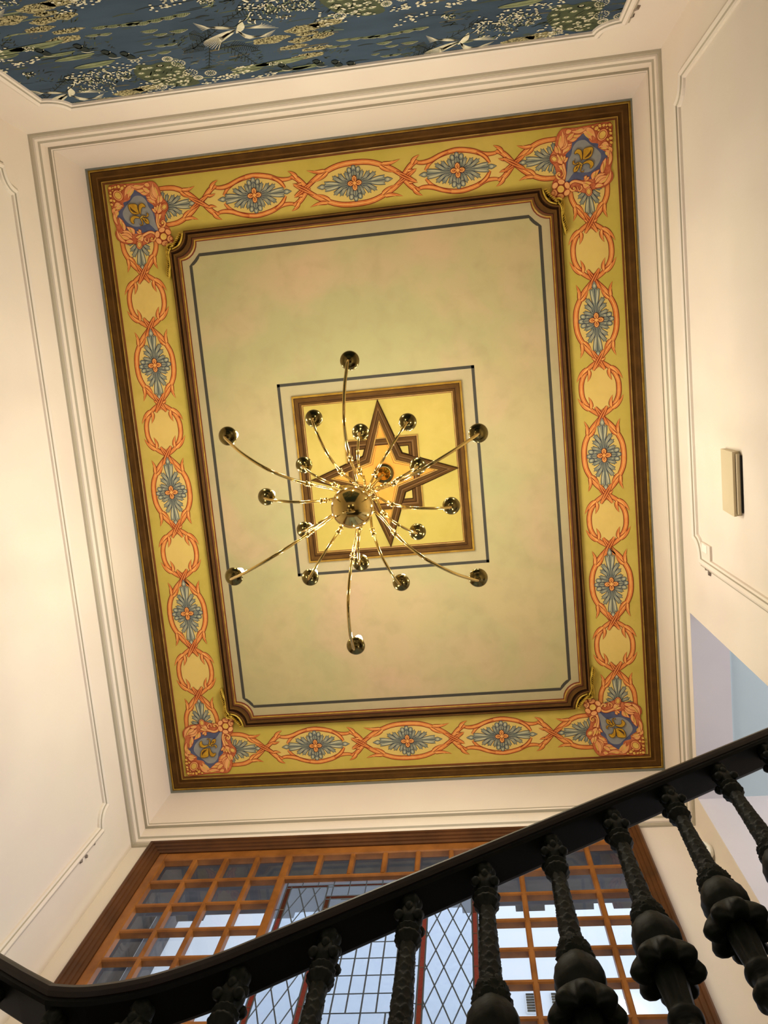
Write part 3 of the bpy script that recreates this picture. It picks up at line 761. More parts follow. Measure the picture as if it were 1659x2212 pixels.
# ------------------------------------------------------------------ wallpaper panel on the far wall
MPB = mat('wallpaper_blue_ground', (58, 78, 98), 0.8, rgb2=(48, 66, 84), scale=2.2, stretch=(1, 1, 3))
MPG = mat('wallpaper_olive_green', (76, 84, 60), 0.8, rgb2=(58, 68, 50), scale=14)
MPGL = mat('wallpaper_pale_green', (134, 140, 104), 0.8, rgb2=(106, 116, 84), scale=20)
MPT = mat('wallpaper_tan', (176, 166, 124), 0.8, rgb2=(116, 108, 74), scale=70, lo=.45, hi=.55)
MPC = mat('wallpaper_ivory', (232, 226, 200), 0.8, rgb2=(206, 200, 168), scale=30)
MPD = mat('wallpaper_dark_green', (34, 44, 42), 0.8)
MPO = mat('wallpaper_ochre', (112, 98, 62), 0.8, rgb2=(74, 78, 66), scale=14)
clip = [(p.x, p.y) for p in offset([Vector(p) for p in scoop_rect(-2.375, 1.075, 2.2, 5.165, .13, n=2, deep=0)], 0.0)]
pb = MB()
ins = [Vector(p) for p in farbase]
pb.add([(p.x, Y0+.0015, p.y) for p in ins], [tuple(range(len(ins)))], MPB)
WALLP = tag(pb.build('wallpaper_panel', normals=False), 'dark blue wallpaper panel with white cranes and tan foliage, framed by cream moulding', 'wallpaper')
WA = Art(onfar, step=0.000008, base=0.0020, clip=clip)
def wq(p, ox, oz):
    x, y = p[0]-840, p[1]-250
    return (ox + (x - .57*y)*.00058, oz + (y + .133*x)*.00118)
rnd = random.Random(3)
def motif(ox, oz):
    Q = lambda p: wq(p, ox, oz)
    def R(pts, w, M, taper=None, n=4): WA.ribbon([Q(p) for p in cr(pts, n)], w, M, taper=taper, adv=False)
    def Pg(pts, M, n=3): WA.raw([Q(p) for p in cr(pts, n, closed=True)], M)
    tp = lambda t: .25+.75*math.sin(PI*(.1+.85*t))
    base0 = WA.k
    # long streaks of still water and grass
    for i in range(85):
        x = rnd.uniform(-250, 1600); y = rnd.uniform(-220, 760); L = rnd.uniform(60, 260)
        R([(x, y), (x+L*.5, y-L*.10+rnd.uniform(-8, 8)), (x+L, y-L*.15)], rnd.uniform(.004, .016), rnd.choice((MPG, MPG, MPD, MPD, MPO, MPGL)), tp)
    for (x, y, a, b_) in ((1180, 120, 140, 60), (-430, 380, 150, 60), (-600, 120, 120, 70), (930, 560, 140, 50), (1500, 700, 150, 60), (-250, 760, 160, 60), (330, 380, 120, 60), (640, 60, 140, 60)):
        for i in range(26):
            xx = x+rnd.uniform(-a, a); yy = y+rnd.uniform(-b_, b_); t = rnd.uniform(-1.2, .4)
            R([(xx, yy), (xx+34*math.cos(t), yy+34*math.sin(t))], .008, MPD if i % 2 else MPG, tp, 2)
    WA.k = base0+.0002
    # dark pine boughs behind and under the crane
    for (a, b_) in (((420, 450), (900, 60)), ((560, 240), (548, 660)), ((640, 380), (1020, 640)), ((520, 420), (340, 470)), ((760, 420), (1000, 460)), ((400, 300), (560, 380)), ((800, 100), (1140, 120))):
        R([a, ((a[0]+b_[0])/2+12, (a[1]+b_[1])/2-10), b_], .006, MPD)
        for i in range(13):
            t = i/12; x = a[0]+(b_[0]-a[0])*t; y = a[1]+(b_[1]-a[1])*t
            for s in (-1, 1):
                an = math.atan2(b_[1]-a[1], b_[0]-a[0]) + s*1.0; l = 60*(1-.5*t)
                R([(x, y), (x+l*math.cos(an), y+l*math.sin(an))], .0045, MPD, n=2)
    for (x, y, a, b_) in ((360, 470, 60, 50), (430, 570, 70, 50), (650, 600, 80, 70), (1230, 500, 90, 40), (960, 210, 70, 30), (1240, 190, 60, 40)):
        for i in range(14): 
            xx = x+rnd.uniform(-a, a); yy = y+rnd.uniform(-b_, b_); R([(xx, yy), (xx+rnd.uniform(10, 34), yy-6)], .006, MPO, tp, 2)
    WA.k = base0+.0004
    # crane
    for i in range(12):        # raised wing, tail-side
        t = i/11; R([(800, 270+10*t), (690, 300+60*t), (470+130*(t-.5)**2*2+10*i, 440+30*t-70*(1-t))], .0045, MPC, tp)
    for i in range(9): R([(800, 262), (640, 262-8*i/3), (440+9*i, 205+9*i)], .0042, MPC, tp)
    for i in range(9): R([(820, 285), (930, 330+4*i), (1100+7*i, 352-9*i)], .0046, MPC, tp)
    for i in range(10): R([(790-6*i, 300), (740-8*i, 340), (660-4*i, 400-8*i)], .0040, MPC, tp)
    for i in range(6): R([(870, 262), (1010, 262-10*i/2), (1180-30*i, 262-10*i)], .0046, MPC, tp)
    Pg([(805, 300), (830, 200), (850, 188), (880, 240), (870, 275), (830, 300)], MPC)
    R([(845, 200), (880, 185), (905, 165), (925, 120)], .0105, MPC, lambda t: 1-.5*t); R([(700, 240), (790, 248), (830, 215), (890, 175), (905, 130)], .008, MPD, tp)
    # shell-like cloud strings
    for (x, y, n, w, h, dx, dy) in ((-60, 205, 1, 120, 30, 0, 0), (20, 200, 4, 150, 30, 110, -22), (60, 272, 1, 150, 28, 0, 0), (150, 305, 1, 120, 22, 0, 0), (310, 275, 1, 160, 28, 0, 0), (140, 412, 2, 120, 22, 80, -10), (20, 390, 1, 80, 20, 0, 0), (40, 505, 1, 90, 22, 0, 0), (150, 482, 1, 130, 24, 0, 0),
                                   (-340, 230, 3, 140, 26, 110, -10), (-420, 300, 2, 130, 22, 100, -8)):
        for i in range(n):
            cx, cy = x+i*dx, y+i*dy; k = [(cx-w/2, cy+2), (cx-w*.25, cy+h*.45), (cx+w*.1, cy+h*.5), (cx+w/2, cy-h*.55), (cx+w*.2, cy-h*.6), (cx-w*.2, cy-h*.3)]
            Pg(k, MPGL); R([(cx-w/2, cy+2), (cx-w*.2, cy+h*.5), (cx+w*.15, cy+h*.42), (cx+w/2, cy-h*.5)], .0042, MPC)
            for j in range(9):
                t = j/8; R([(cx-w*.38+w*.76*t, cy+h*.42-h*.55*t*t), (cx-w*.34+w*.72*t, cy-h*.1-h*.45*t)], .0026, MPC, n=1)
    # textured tan clouds
    for (x, y, w, h) in ((1120, 370, 330, 90), (1400, 270, 310, 90), (1600, 220, 300, 80), (1400, 380, 220, 70), (1590, 340, 200, 70), (1340, 450, 260, 60), (1560, 470, 280, 50), (1500, 545, 300, 70), (1450, 320, 200, 50)):
        N = 18; pts = []
        for i in range(N):
            t = 2*PI*i/N; rr = 1+.10*math.sin(5*t+x); pts.append((x+w/2*math.cos(t)*rr, y+h/2*math.sin(t)*rr*(1 if math.sin(t) > 0 else .6)-.15*w/2*math.cos(t)))
        Pg(pts, MPT)
        for i in range(30):
            t = rnd.uniform(0, 2*PI); r = math.sqrt(rnd.random())*.85; xx = x+w/2*r*math.cos(t); yy = y+h/2*r*math.sin(t)*.8-.15*w/2*r*math.cos(t)
            R([(xx, yy), (xx+8, yy-8)], .0045, MPC if rnd.random() < .35 else MPO, n=1)
    # peacock fan with eyes
    fan = [(-60, 600), (0, 610), (110, 580), (300, 600), (330, 700), (420, 790), (440, 840), (300, 870), (120, 850), (0, 830), (-160, 720), (-140, 620)]
    Pg(fan, MPG)
    for i in range(40): xx = rnd.uniform(-120, 380); yy = rnd.uniform(610, 850); R([(xx, yy), (xx-24, yy+34)], .0045, MPD, tp, 2)
    for (x, y) in ((90, 620), (170, 640), (65, 670), (245, 690), (35, 725), (160, 725), (290, 650), (100, 765), (275, 755), (200, 780), (-60, 650), (-100, 700), (245, 815), (290, 855), (170, 840), (60, 830), (-20, 790), (320, 800), (-10, 640), (-50, 740)):
        WA.ell(*Q((x, y)), .022, .015, MPGL, n=10); WA.ell(*Q((x, y-3)), .014, .009, MPC, n=8); WA.ell(*Q((x, y-4)), .008, .004, MPD, n=8)
    # ringed blossoms
    for (x, y, r) in ((265, 595, 60), (365, 705, 66), (560, 715, 52), (437, 765, 42), (60, 865, 52), (170, 545, 44)):
        for j in range(16):
            t = 2*PI*j/16; WA.ell(*Q((x+r*math.cos(t), y+r*.55*math.sin(t))), .0062, .0052, MPC, n=6)
            if j % 2: WA.ell(*Q((x+r*.6*math.cos(t), y+r*.33*math.sin(t))), .0050, .0040, MPC, n=6)
        WA.ell(*Q((x, y)), .010, .007, MPGL, n=8)
    # lily leaves and sprays of dots
    for (x, y, L, h) in ((960, 670, 420, 50), (1240, 625, 500, 55), (1380, 705, 340, 30), (900, 720, 330, 30), (-500, 600, 400, 50), (-650, 520, 380, 44)):
        Pg([(x-L/2, y+20), (x-L/4, y-h*.3), (x+L/4, y-h*.6-L*.05), (x+L/2, y-h*.3-L*.11), (x+L/4, y+h*.3-L*.05), (x-L/4, y+h*.5)], MPGL)
        R([(x-L/2, y+18), (x, y-6), (x+L/2, y-L*.12)], .0035, MPG)
    for (x, y, a, b_, n) in ((850, 710, 130, 60, 34), (700, 770, 110, 30, 26), (1090, 760, 130, 24, 26), (250, 30, 160, 40, 24), (-380, -40, 260, 90, 70), (-250, 620, 200, 60, 36), (560, 800, 90, 30, 14), (-600, 700, 220, 60, 44)):
        for i in range(n):
            xx = x+rnd.uniform(-a, a); yy = y+rnd.uniform(-b_, b_)-.25*(xx-x); WA.ell(*Q((xx, yy)), .0085, .0062, MPC, n=7)
    # clustered flowers
    for (x, y, a, b_) in ((1220, 50, 190, 50), (1400, 60, 70, 50), (-330, 330, 0, 0), (-560, 820, 190, 80), (1180, 620, 60, 20), (560, 15, 60, 20)):
        for i in range(int(a*.42)):
            xx = x+rnd.uniform(-a, a); yy = y+rnd.uniform(-b_, b_); l = rnd.uniform(8, 26); t = rnd.uniform(0, PI)
            R([(xx, yy), (xx+l*math.cos(t), yy+l*math.sin(t))], .009, MPC if i % 3 else MPGL, tp, 2)
    # small ducks
    for (x, y) in ((1270, 655), (1610, 625), (-340, 470), (-180, 490)):
        Pg([(x-60, y-20), (x-20, y-34), (x+20, y-10), (x+70, y+30), (x+10, y+44), (x-20, y+20), (x-54, y+2)], MPD); R([(x-50, y-8), (x-10, y+10), (x+20, y-20)], .010, MPC, tp); R([(x-10, y+40), (x+40, y+50), (x+100, y+38)], .006, MPC, tp)
    WA.k = base0
for (ox, oz) in ((-0.985, 4.50), (0.20, 5.03), (-2.17, 5.00), (1.39, 4.50), (0.20, 3.93), (-2.17, 3.90), (-0.985, 3.40), (1.39, 5.6), (-3.3, 4.5), (-0.985, 5.6)):
    motif(ox, oz)
WA.build('printed_pattern', WALLP)

# ------------------------------------------------------------------ window in wooden frame
GL = Y1+0.034
# casing profile loop around the opening (u=x, v=z)
def xz_ring(loopfn, prof, M, mats=None):
    b = MB(); b.loft([[(p.x, y, p.y) for p in loopfn(o)] for o, y in prof], M, mats=mats); return b
wrect = [Vector((WX0, WZ0)), Vector((WX1, WZ0)), Vector((WX1, WZ1)), Vector((WX0, WZ1))]
cs = xz_ring(lambda o: offset(wrect, o), [(0, Y1-.0005), (0, Y1-.052), (.012, Y1-.060), (.030, Y1-.058), (.034, Y1-.048), (.056, Y1-.044), (.060, Y1-.034), (.080, Y1-.030), (.084, Y1-.020), (.104, Y1-.014), (.108, Y1+.10)], MWOODD)
win = cs.build('window_1'); tag(win, kind='structure')
GX = [-2.430+.2357*i for i in range(15)]; GZ = [5.375-.2636*j for j in range(14)]
# flat sash frame
fr = MB()
def bar(bm, x0, x1, z0, z1, y0=Y1-.005, y1=GL+.012, M=MWOOD, ch=.008):
    """moulded bar: chamfered front edges"""
    if (x1-x0) > (z1-z0):
        pr = [(z0, y0+ch), (z0+ch, y0), (z1-ch, y0), (z1, y0+ch), (z1, y1), (z0, y1)]
        bm.loft([[(x0, y, z) for z, y in pr], [(x1, y, z) for z, y in pr]], M, capped=True)
    else:
        pr = [(x0, y0+ch), (x0+ch, y0), (x1-ch, y0), (x1, y0+ch), (x1, y1), (x0, y1)]
        bm.loft([[(x, y, z0) for x, y in pr], [(x, y, z1) for x, y in pr]], M, capped=True)
bar(fr, WX0+.10, GX[0], WZ0+.1, WZ1-.10); bar(fr, GX[14], WX1-.10, WZ0+.1, WZ1-.10)
bar(fr, GX[0]-.002, GX[14]+.002, GZ[0], WZ1-.10); bar(fr, GX[0]-.002, GX[14]+.002, WZ0+.1, GZ[13])
fr.build('sash_frame', win)
hw = .017
for j in range(1, 13):
    g = MB()
    if j == 1: bar(g, GX[0], GX[14], GZ[j]-hw, GZ[j]+hw)
    else:
        bar(g, GX[0], GX[4]-.02, GZ[j]-hw, GZ[j]+hw, y0=Y1-.003); bar(g, GX[10]+.02, GX[14], GZ[j]-hw, GZ[j]+hw, y0=Y1-.003)
    g.build('glazing_bar', win)
for i in range(1, 14):
    g = MB()
    if 4 < i < 10: bar(g, GX[i]-hw, GX[i]+hw, GZ[1]+hw, GZ[0], y0=Y1-.004)
    elif i in (4, 10): bar(g, GX[i]-.026, GX[i]+.026, GZ[13], GZ[0], y0=Y1-.007)
    else: bar(g, GX[i]-hw, GX[i]+hw, GZ[13], GZ[0], y0=Y1-.004)
    g.build('glazing_bar', win)
# panes
pn = MB()
for i in range(14):
    for j in range(13):
        if 4 <= i < 10 and j > 0: continue
        x0, x1, z0, z1 = GX[i]+hw, GX[i+1]-hw, GZ[j+1]+hw, GZ[j]-hw; e = .014
        # bevelled pane: border ring tilts, centre flat
        o_ = [(x0, GL+.006, z0), (x1, GL+.006, z0), (x1, GL+.006, z1), (x0, GL+.006, z1)]
        i_ = [(x0+e, GL+.002, z0+e), (x1-e, GL+.002, z0+e), (x1-e, GL+.002, z1-e), (x0+e, GL+.002, z1-e)]
        pn.loft([o_, i_], MGLASS); pn.add(i_, [(0, 1, 2, 3)], MGLASS)
pn.build('pane_glass', win, normals=False)
# leaded light in the middle
LX0, LX1, LZ1, LZ0 = GX[4]+.026, GX[10]-.026, GZ[1]-hw, GZ[13]
LY = Y1+0.034
def rect(bm, x0, x1, z0, z1, M, y=LY): bm.add([(x0, y, z0), (x1, y, z0), (x1, y, z1), (x0, y, z1)], [(0, 1, 2, 3)], M)
RXa, RXb, RXc, RXd = -1.420, -1.130, -0.472, -0.158      # red verticals (left outer, left inner, right inner, right outer)
RZt, RZi = 5.045, 4.915; rw = .017
lg = MB(); rg = MB()
cells = [(LX0, RXa-rw), (RXa+rw, RXb-rw), (RXb+rw, RXc-rw), (RXc+rw, RXd-rw), (RXd+rw, LX1)]
for k, (a, c) in enumerate(cells):
    if k in (0, 4): rect(lg, a, c, LZ0, LZ1, MGTEX)
    elif k == 2:
        rect(lg, a, c, LZ0, RZi-rw, MGTEX); rect(lg, a, c, RZi+rw, RZt-rw*.7, MGTEX); rect(lg, a, c, RZt+rw*.7, LZ1, MGTEX)
        rect(rg, a, c, RZi-rw, RZi+rw, MGRED); rect(rg, a, c, RZt-rw*.7, RZt+rw*.7, MGRED)
    else:
        rect(lg, a, c, LZ0, RZt-rw*.7, MGTEX); rect(lg, a, c, RZt+rw*.7, LZ1, MGTEX); rect(rg, a, c, RZt-rw*.7, RZt+rw*.7, MGRED)
for x in (RXa, RXd): rect(rg, x-rw, x+rw, LZ0, RZt+rw*.7, MGRED); rect(lg, x-rw, x+rw, RZt+rw*.7, LZ1, MGTEX)
for x in (RXb, RXc): rect(rg, x-rw, x+rw, LZ0, RZi+rw, MGRED); rect(lg, x-rw, x+rw, RZi+rw, LZ1, MGTEX)
LPANEL = lg.build('leaded_light', win, normals=False); rg.build('red_glass', LPANEL, normals=False)
cm = MB()
def came(x0, z0, x1, z1, w=.0048, clipx=None, M=MLEAD):
    d = Vector((x1-x0, z1-z0)); 
    if d.length < .01: return
    d.normalize(); n = Vector((-d.y, d.x))*w
    A0 = [(x0+n.x, LY-.001, z0+n.y), (x0, LY-.0045, z0), (x0-n.x, LY-.001, z0-n.y), (x0, LY+.003, z0)]
    A1 = [(x1+n.x, LY-.001, z1+n.y), (x1, LY-.0045, z1), (x1-n.x, LY-.001, z1-n.y), (x1, LY+.003, z1)]
    cm.loft([A0, A1], M, capped=True)
for x in (RXa, RXd):
    for s in (-rw, rw): came(x+s, LZ0, x+s, LZ1 if s*(1 if x == RXa else -1) < 0 else RZt)
for x in (RXb, RXc):
    for s in (-rw, rw): came(x+s, LZ0, x+s, RZt if s*(1 if x == RXb else -1) < 0 else RZi)
for z in (RZt+rw*.7, RZt-rw*.7): came(RXa-rw, z, RXd+rw, z)
for z in (RZi+rw, RZi-rw): came(RXb-rw, z, RXc+rw, z)
for x in [RXb+.03+.083*1.35*k for k in range(7)]: came(x-.01, RZi+rw, x-.01, LZ1, w=.0035)
for x in (-1.33, -1.22, -0.36, -0.25): came(x, RZt, x, LZ1, w=.003)
for j in range(12):
    z = 4.80-.286*j
    for x in (RXa, RXb, RXc, RXd):
        if z > LZ0: came(x-rw, z, x+rw, z, w=.003, M=MSOLD)
    for a, c in ((LX0, RXa-rw), (RXd+rw, LX1)): came(a, z, c, z, w=.003)
# diamonds
def diamonds(xa, xb, x_ref, z_ref, px=.0495, pz=.1455):
    sl = pz/px
    for s in (1, -1):
        for k in range(-40, 60):
            # line z = z_ref + s*sl*(x-x_ref) + k*2*pz
            za = z_ref + s*sl*(xa-x_ref) + k*2*pz; zb = z_ref + s*sl*(xb-x_ref) + k*2*pz
            xs, zs, xe, ze = xa, za, xb, zb
            lo, hi = LZ0, RZt-rw*.7
            if max(za, zb) < lo or min(za, zb) > hi: continue
            def clampz(x, z, z2, x2, lim): t = (lim-z)/(z2-z); return x+(x2-x)*t, lim
            if zs < lo: xs, zs = clampz(xa, za, zb, xb, lo)
            if zs > hi: xs, zs = clampz(xa, za, zb, xb, hi)
            if ze < lo: xe, ze = clampz(xa, za, zb, xb, lo)
            if ze > hi: xe, ze = clampz(xa, za, zb, xb, hi)
            came(xs, zs, xe, ze, w=.0042)
diamonds(RXc+rw, RXd-rw, -.344, 4.517); diamonds(RXa+rw, RXb-rw, -1.275, 4.517)
# square lattice in the inner rectangle
ix0, ix1 = -1.038, -0.620
for k in range(6): came(-1.038+.0835*k, 3.886, -1.038+.0835*k, 4.825)
for j in range(8):
    z = 3.886+.1434*j; came(ix0 if z < 4.9 else RXb, z, ix1 if z < 4.9 else RXc, z)
for z in (4.523, 4.242, 3.948, 4.80): came(RXb+rw, z, ix0, z, w=.0035); came(ix1, z, RXc-rw, z, w=.0035)
for x in (-.953, -.787, -.651): came(x, 3.60, x, 3.886)
cm.build('lead_cames', LPANEL)

# ------------------------------------------------------------------ outside: light well seen through the panes
b = MB()
b.box(-3.6, 2.2, Y1+T+.02, 4.76, 7.02, 7.25, MEXTG)
for k, x in enumerate((-3.0, -2.1, -1.35, -.2, .3, .75, 1.2)): b.box(x-.15, x+.12, 4.76, 4.84, 7.05, 7.22, MEXTG)
b.build('light_well_soffit')
tag(bpy.data.objects['light_well_soffit'], kind='structure')
b = MB(); b.box(-6, 4, 6.0, 6.2, -1.6, 12, MEXTW); tag(b.build('wall_courtyard'), kind='structure')
b = MB(); b.box(-4.4, -4.2, Y1+T, 6.0, -1.6, 12, MEXTG); b.box(-4.02, -3.88, 5.75, 6.0, -1.6, 12, MEXTG)
tag(b.build('wall_light_well'), kind='structure')
for x0 in (0.19, 0.44):
    v = MB()
    v.box(x0-.01, x0+.115, 5.985, 5.999, 7.16, 7.43, MEXTW)
    for i in range(7):
        z = 7.175+i*.036; v.box(x0, x0+.105, 5.975, 5.986, z, z+.017, MBLACK if False else MLINE)
    tag(v.build('vent_grille'), ('left of two' if x0 < .3 else 'right of two')+' small louvred vents on the white wall outside the window', 'vent', 'louvred vents outside the window')

lp = empty('outdoor_lamp', (0, 0, 0)); tag(lp, 'twin glowing white lamp seen through the lower right window panes', 'lamp')
v = MB(); v.box(.90, 1.10, 5.84, 5.87, 6.955, 6.975, MLINE); v.box(.98, 1.02, 5.86, 5.985, 6.955, 6.985, MLINE); v.lathe([(.001, 0), (.05, 0), (.05, .012), (.001, .012)], MLINE, n=16, c=(1.0, 5.93, 6.95)); v.box(.94, 1.06, 5.985, 5.999, 6.90, 7.04, MLINE); v.build('bracket', lp)
for x in (.91, 1.09):
    v = MB(); v.lathe([(.001, -.075)] + [(.07*math.sin(t), -.075*math.cos(t)) for t in [PI*i/12 for i in range(1, 12)]] + [(.001, .075)], MGLOBE, n=20, c=(x, 5.86, 7.05)); v.build('globe', lp)

# ------------------------------------------------------------------ corridor beyond the opening in the right wall
b = MB()
cx0, cx1 = X1+TR, 5.0
b.box(cx0, cx1, 0.2, OY1, OZ1+.01, OZ1+.2, MCORR2)
b.box(X1+.001, cx0, OY0, OY1, OZ1-.002, OZ1+.0, MCORR)
b.box(X1+.003, cx1, OY1-.002, OY1+.1, OZ0, OZ1+.01, MCORR)
b.box(cx0, cx1, 0.1, 0.2, OZ0, OZ1+.01, MCORR)
b.box(X1+.0, cx1, 0.2, OY1, OZ0-.2, OZ0, MFLOOR)
tag(b.build('wall_corridor'), kind='structure')

# ------------------------------------------------------------------ stair railing
BX_, BYY, BZ = -0.5382, 1.133, 1.4775; SP = .17; RISE = .11346
def railz(x):
    """height of the handrail underside"""
    z = BZ + (x-BX_)*RISE/SP
    if x < -0.56:
        pts = [(-1.60, 1.775), (-1.05, 1.455), (-.985, 1.418), (-.90, 1.3725)] + [(p.x, p.y) for p in cr([(-.90, 1.3725), (-.84, 1.3665), (-.78, 1.3720), (-.70, 1.3920), (-.62, 1.4290), (-.56, BZ+(-.56-BX_)*RISE/SP)], 5)][1:]
        for (a, za), (c, zc) in zip(pts, pts[1:]):
            if a <= x <= c:
                t = (x-a)/(c-a); return za+(zc-za)*t
    return z
xs = [-1.60, -1.3, -1.05, -.985, -.93] + [-.90+.017*i for i in range(21)] + [-.5] + [-.4+.2*i for i in range(9)] + [1.34]
RAIL = empty('stair_railing')
tag(RAIL, 'dark wooden handrail on leafy dark green cast iron balusters rising across the window', 'railing')
def railprof(prof, M, name):
    loops = [[(x, BYY+dy, railz(x)+dz) for dy, dz in prof] for x in xs]
    b = MB(); b.loft(loops, M, capped=True); return b.build(name, RAIL)
railprof([(-.044, .010), (-.049, .017), (-.047, .026), (-.038, .030), (-.034, .040), (-.018, .048), (.040, .048), (.056, .040), (.060, .030), (.069, .026), (.071, .017), (.066, .010), (.058, .005), (-.036, .005)], MRAILW, 'wooden_rail')
railprof([(-.034, -.004), (-.034, .0055), (.056, .0055), (.056, -.004), (.048, -.008), (-.026, -.008)], MIROND, 'iron_underrail')

def scales(nth, rows, amp):
    def f(th, z):
        v = -z*rows; r = math.floor(v); ph = v-r
        def dd(k): return abs((th/(2*PI)*nth + .5*(k % 2)) % 1.0 - .5)*2
        g = ph - (1-math.sqrt(max(0, 1-dd(r)**2)))*.9
        if g < 0: g = ph + 1 - (1-math.sqrt(max(0, 1-dd(r-1)**2)))*.9
        return 1 + amp*(1-min(1.0, max(0.0, g)))**1.5 - amp*.2
    return f
def ripples(n, amp): return lambda th, z: 1 + amp*math.cos(n*th)
def interp(prof, n):
    P = cr([(a, b_) for a, b_ in prof], n); return [(p.x, p.y) for p in P]
NB = 48
def baluster_meshes():
    out = []
    def L(name, prof, mod, n=5, M=MIRON, seg=NB, cap=True):
        b = MB(); b.lathe(interp(prof, n), M, n=seg, mod=mod, capped=cap); out.append((name, b))
    # capital with curled lobes
    b = MB(); b.lathe(interp([(.012, .004), (.022, -.004), (.024, -.022), (.018, -.036), (.022, -.046), (.026, -.062), (.026, -.080), (.022, -.094), (.019, -.104)], 4), MIRON, n=NB, mod=ripples(6, .08), capped=True)
    for k in range(4):
        t = k*PI/2 + PI/4
        b.lathe([(.001, .012), (.009, .009), (.013, 0), (.009, -.010), (.001, -.014)], MIRON, n=10, c=(.029*math.cos(t), .029*math.sin(t), -.080))
        t2 = k*PI/2
        b.lathe([(.001, .014), (.008, .009), (.010, 0), (.007, -.010), (.001, -.013)], MIRON, n=10, c=(.022*math.cos(t2), .022*math.sin(t2), -.052))
        b.lathe([(.001, .012), (.008, .008), (.010, 0), (.007, -.009), (.001, -.012)], MIRON, n=10, c=(.016*math.cos(t), .016*math.sin(t), -.018))
    out.append(('capital', b))
    L('neck_ring', [(.018, -.100), (.024, -.104), (.0275, -.110), (.024, -.116), (.021, -.122), (.026, -.128), (.029, -.136), (.025, -.144), (.020, -.152), (.016, -.156)], ripples(14, .035), 3)
    L('shaft', [(.0170, -.150), (.0178, -.20), (.0192, -.27), (.0208, -.33), (.0216, -.384)], scales(6, 44, .16), 26)
    L('pinecone', [(.0205, -.378), (.0265, -.396), (.0305, -.412), (.0325, -.428), (.0340, -.442), (.033, -.454)], scales(7, 44, .28), 12)
    L('bulb', [(.033, -.446), (.041, -.462), (.0475, -.480), (.0495, -.500), (.047, -.518), (.040, -.530), (.034, -.536)], lambda th, z: 1+.05*abs(math.sin(3*th))-.03*abs(math.sin(9*th+z*60)), 6)
    L('leafy_collar', [(.032, -.528), (.040, -.536), (.050, -.552), (.058, -.572), (.060, -.592), (.050, -.604), (.034, -.600), (.027, -.592)], lambda th, z: 1 + (.34*abs(math.cos(4*th))**.8-.14)*min(1, max(0, (-z-.535)/.05)), 4, seg=48)
    L('fluted_stem', [(.0285, -.592), (.0290, -.615), (.0265, -.645), (.0245, -.675), (.024, -.695), (.029, -.700), (.0325, -.710), (.030, -.722), (.0245, -.728), (.0225, -.745)], lambda th, z: 1+(.05*math.cos(8*th) if z > -.69 else 0), 4)
    L('foot', [(.022, -.742), (.030, -.752), (.036, -.768), (.033, -.782), (.023, -.795), (.021, -.84), (.024, -.90), (.030, -.95), (.038, -.98), (.040, -1.02)], ripples(8, .04), 4)
    return out
BM = baluster_meshes()
bxs = [-1.055] + [BX_+SP*k for k in range(-2, 11)]
proto = None
for x in bxs:
    z = railz(x)-.004
    if proto is None:
        proto = [bmh for nm, bmh in BM if nm == 'shaft'][0].build('baluster', RAIL)
        ch = [bmh.build(nm, proto) for nm, bmh in BM if nm != 'shaft']; e = proto
    else:
        e = proto.copy(); COL.objects.link(e); e.parent = RAIL
        for c0 in ch:
            c1 = c0.copy(); COL.objects.link(c1); c1.parent = e
    e.location = (x, BYY, z)
# the flight of stairs that carries the balusters (below the frame)
b = MB()
sx = [-.72+.2665*i for i in range(9)]
for i, x in enumerate(sx):
    zt = BZ-1.20+(x-BX_)*RISE/SP+.02
    b.box(x, min(x+.30, X1), 1.09, Y1, zt-.05, zt+.16, MFLOOR)
b.box(-2.76, -.70, 1.09, Y1, .24, .36, MFLOOR)
tag(b.build('stair_flight'), kind='structure')

# ------------------------------------------------------------------ chandelier
CH = empty('chandelier', (CX, CY, H))
tag(CH, 'brass ball chandelier with eighteen curved arms in three tiers hanging from the star', 'chandelier')
def chb(mb_, name, parent=CH):
    o = mb_.build(name, parent)
    if parent is CH: pass
    return o
# coordinates local to the ceiling point
zb = 4.495-H
b = MB()
prof = [(.004, zb-.121)] + [(.121*math.sin(t), zb-.121*math.cos(t)) for t in [PI*i/24 for i in range(1, 24)]] + [(.012, zb+.121)]
b.lathe(prof, MBRASS, n=48); ball = chb(b, 'ball')
b = MB(); 
b.lathe([(.003, zb-.131), (.012, zb-.129), (.014, zb-.121), (.009, zb-.112)], MBRASS, n=16, capped=True)
b.build('finial', ball)
b = MB(); ringp = [(.034*math.cos(t), .004, zb-.158+.034*math.sin(t)) for t in [2*PI*i/28 for i in range(29)]]
b.tube(ringp, .0038, MBRASS, n=8); b.build('pull_ring', ball)
b = MB()
prof = [(.02, zb+.10), (.045, zb+.115), (.05, zb+.13), (.028, zb+.15), (.022, zb+.19), (.05, zb+.205), (.052, zb+.225), (.024, zb+.24), (.030, zb+.29), (.046, zb+.33), (.040, zb+.37), (.022, zb+.40), (.048, zb+.43), (.050, zb+.455), (.022, zb+.47),
        (.020, zb+.54), (.034, zb+.57), (.044, zb+.61), (.030, zb+.65), (.014, zb+.68), (.012, zb+.74), (.004, zb+.76)]
b.lathe(interp(prof, 3), MBRASS, n=28, capped=True); chb(b, 'baluster_stem')
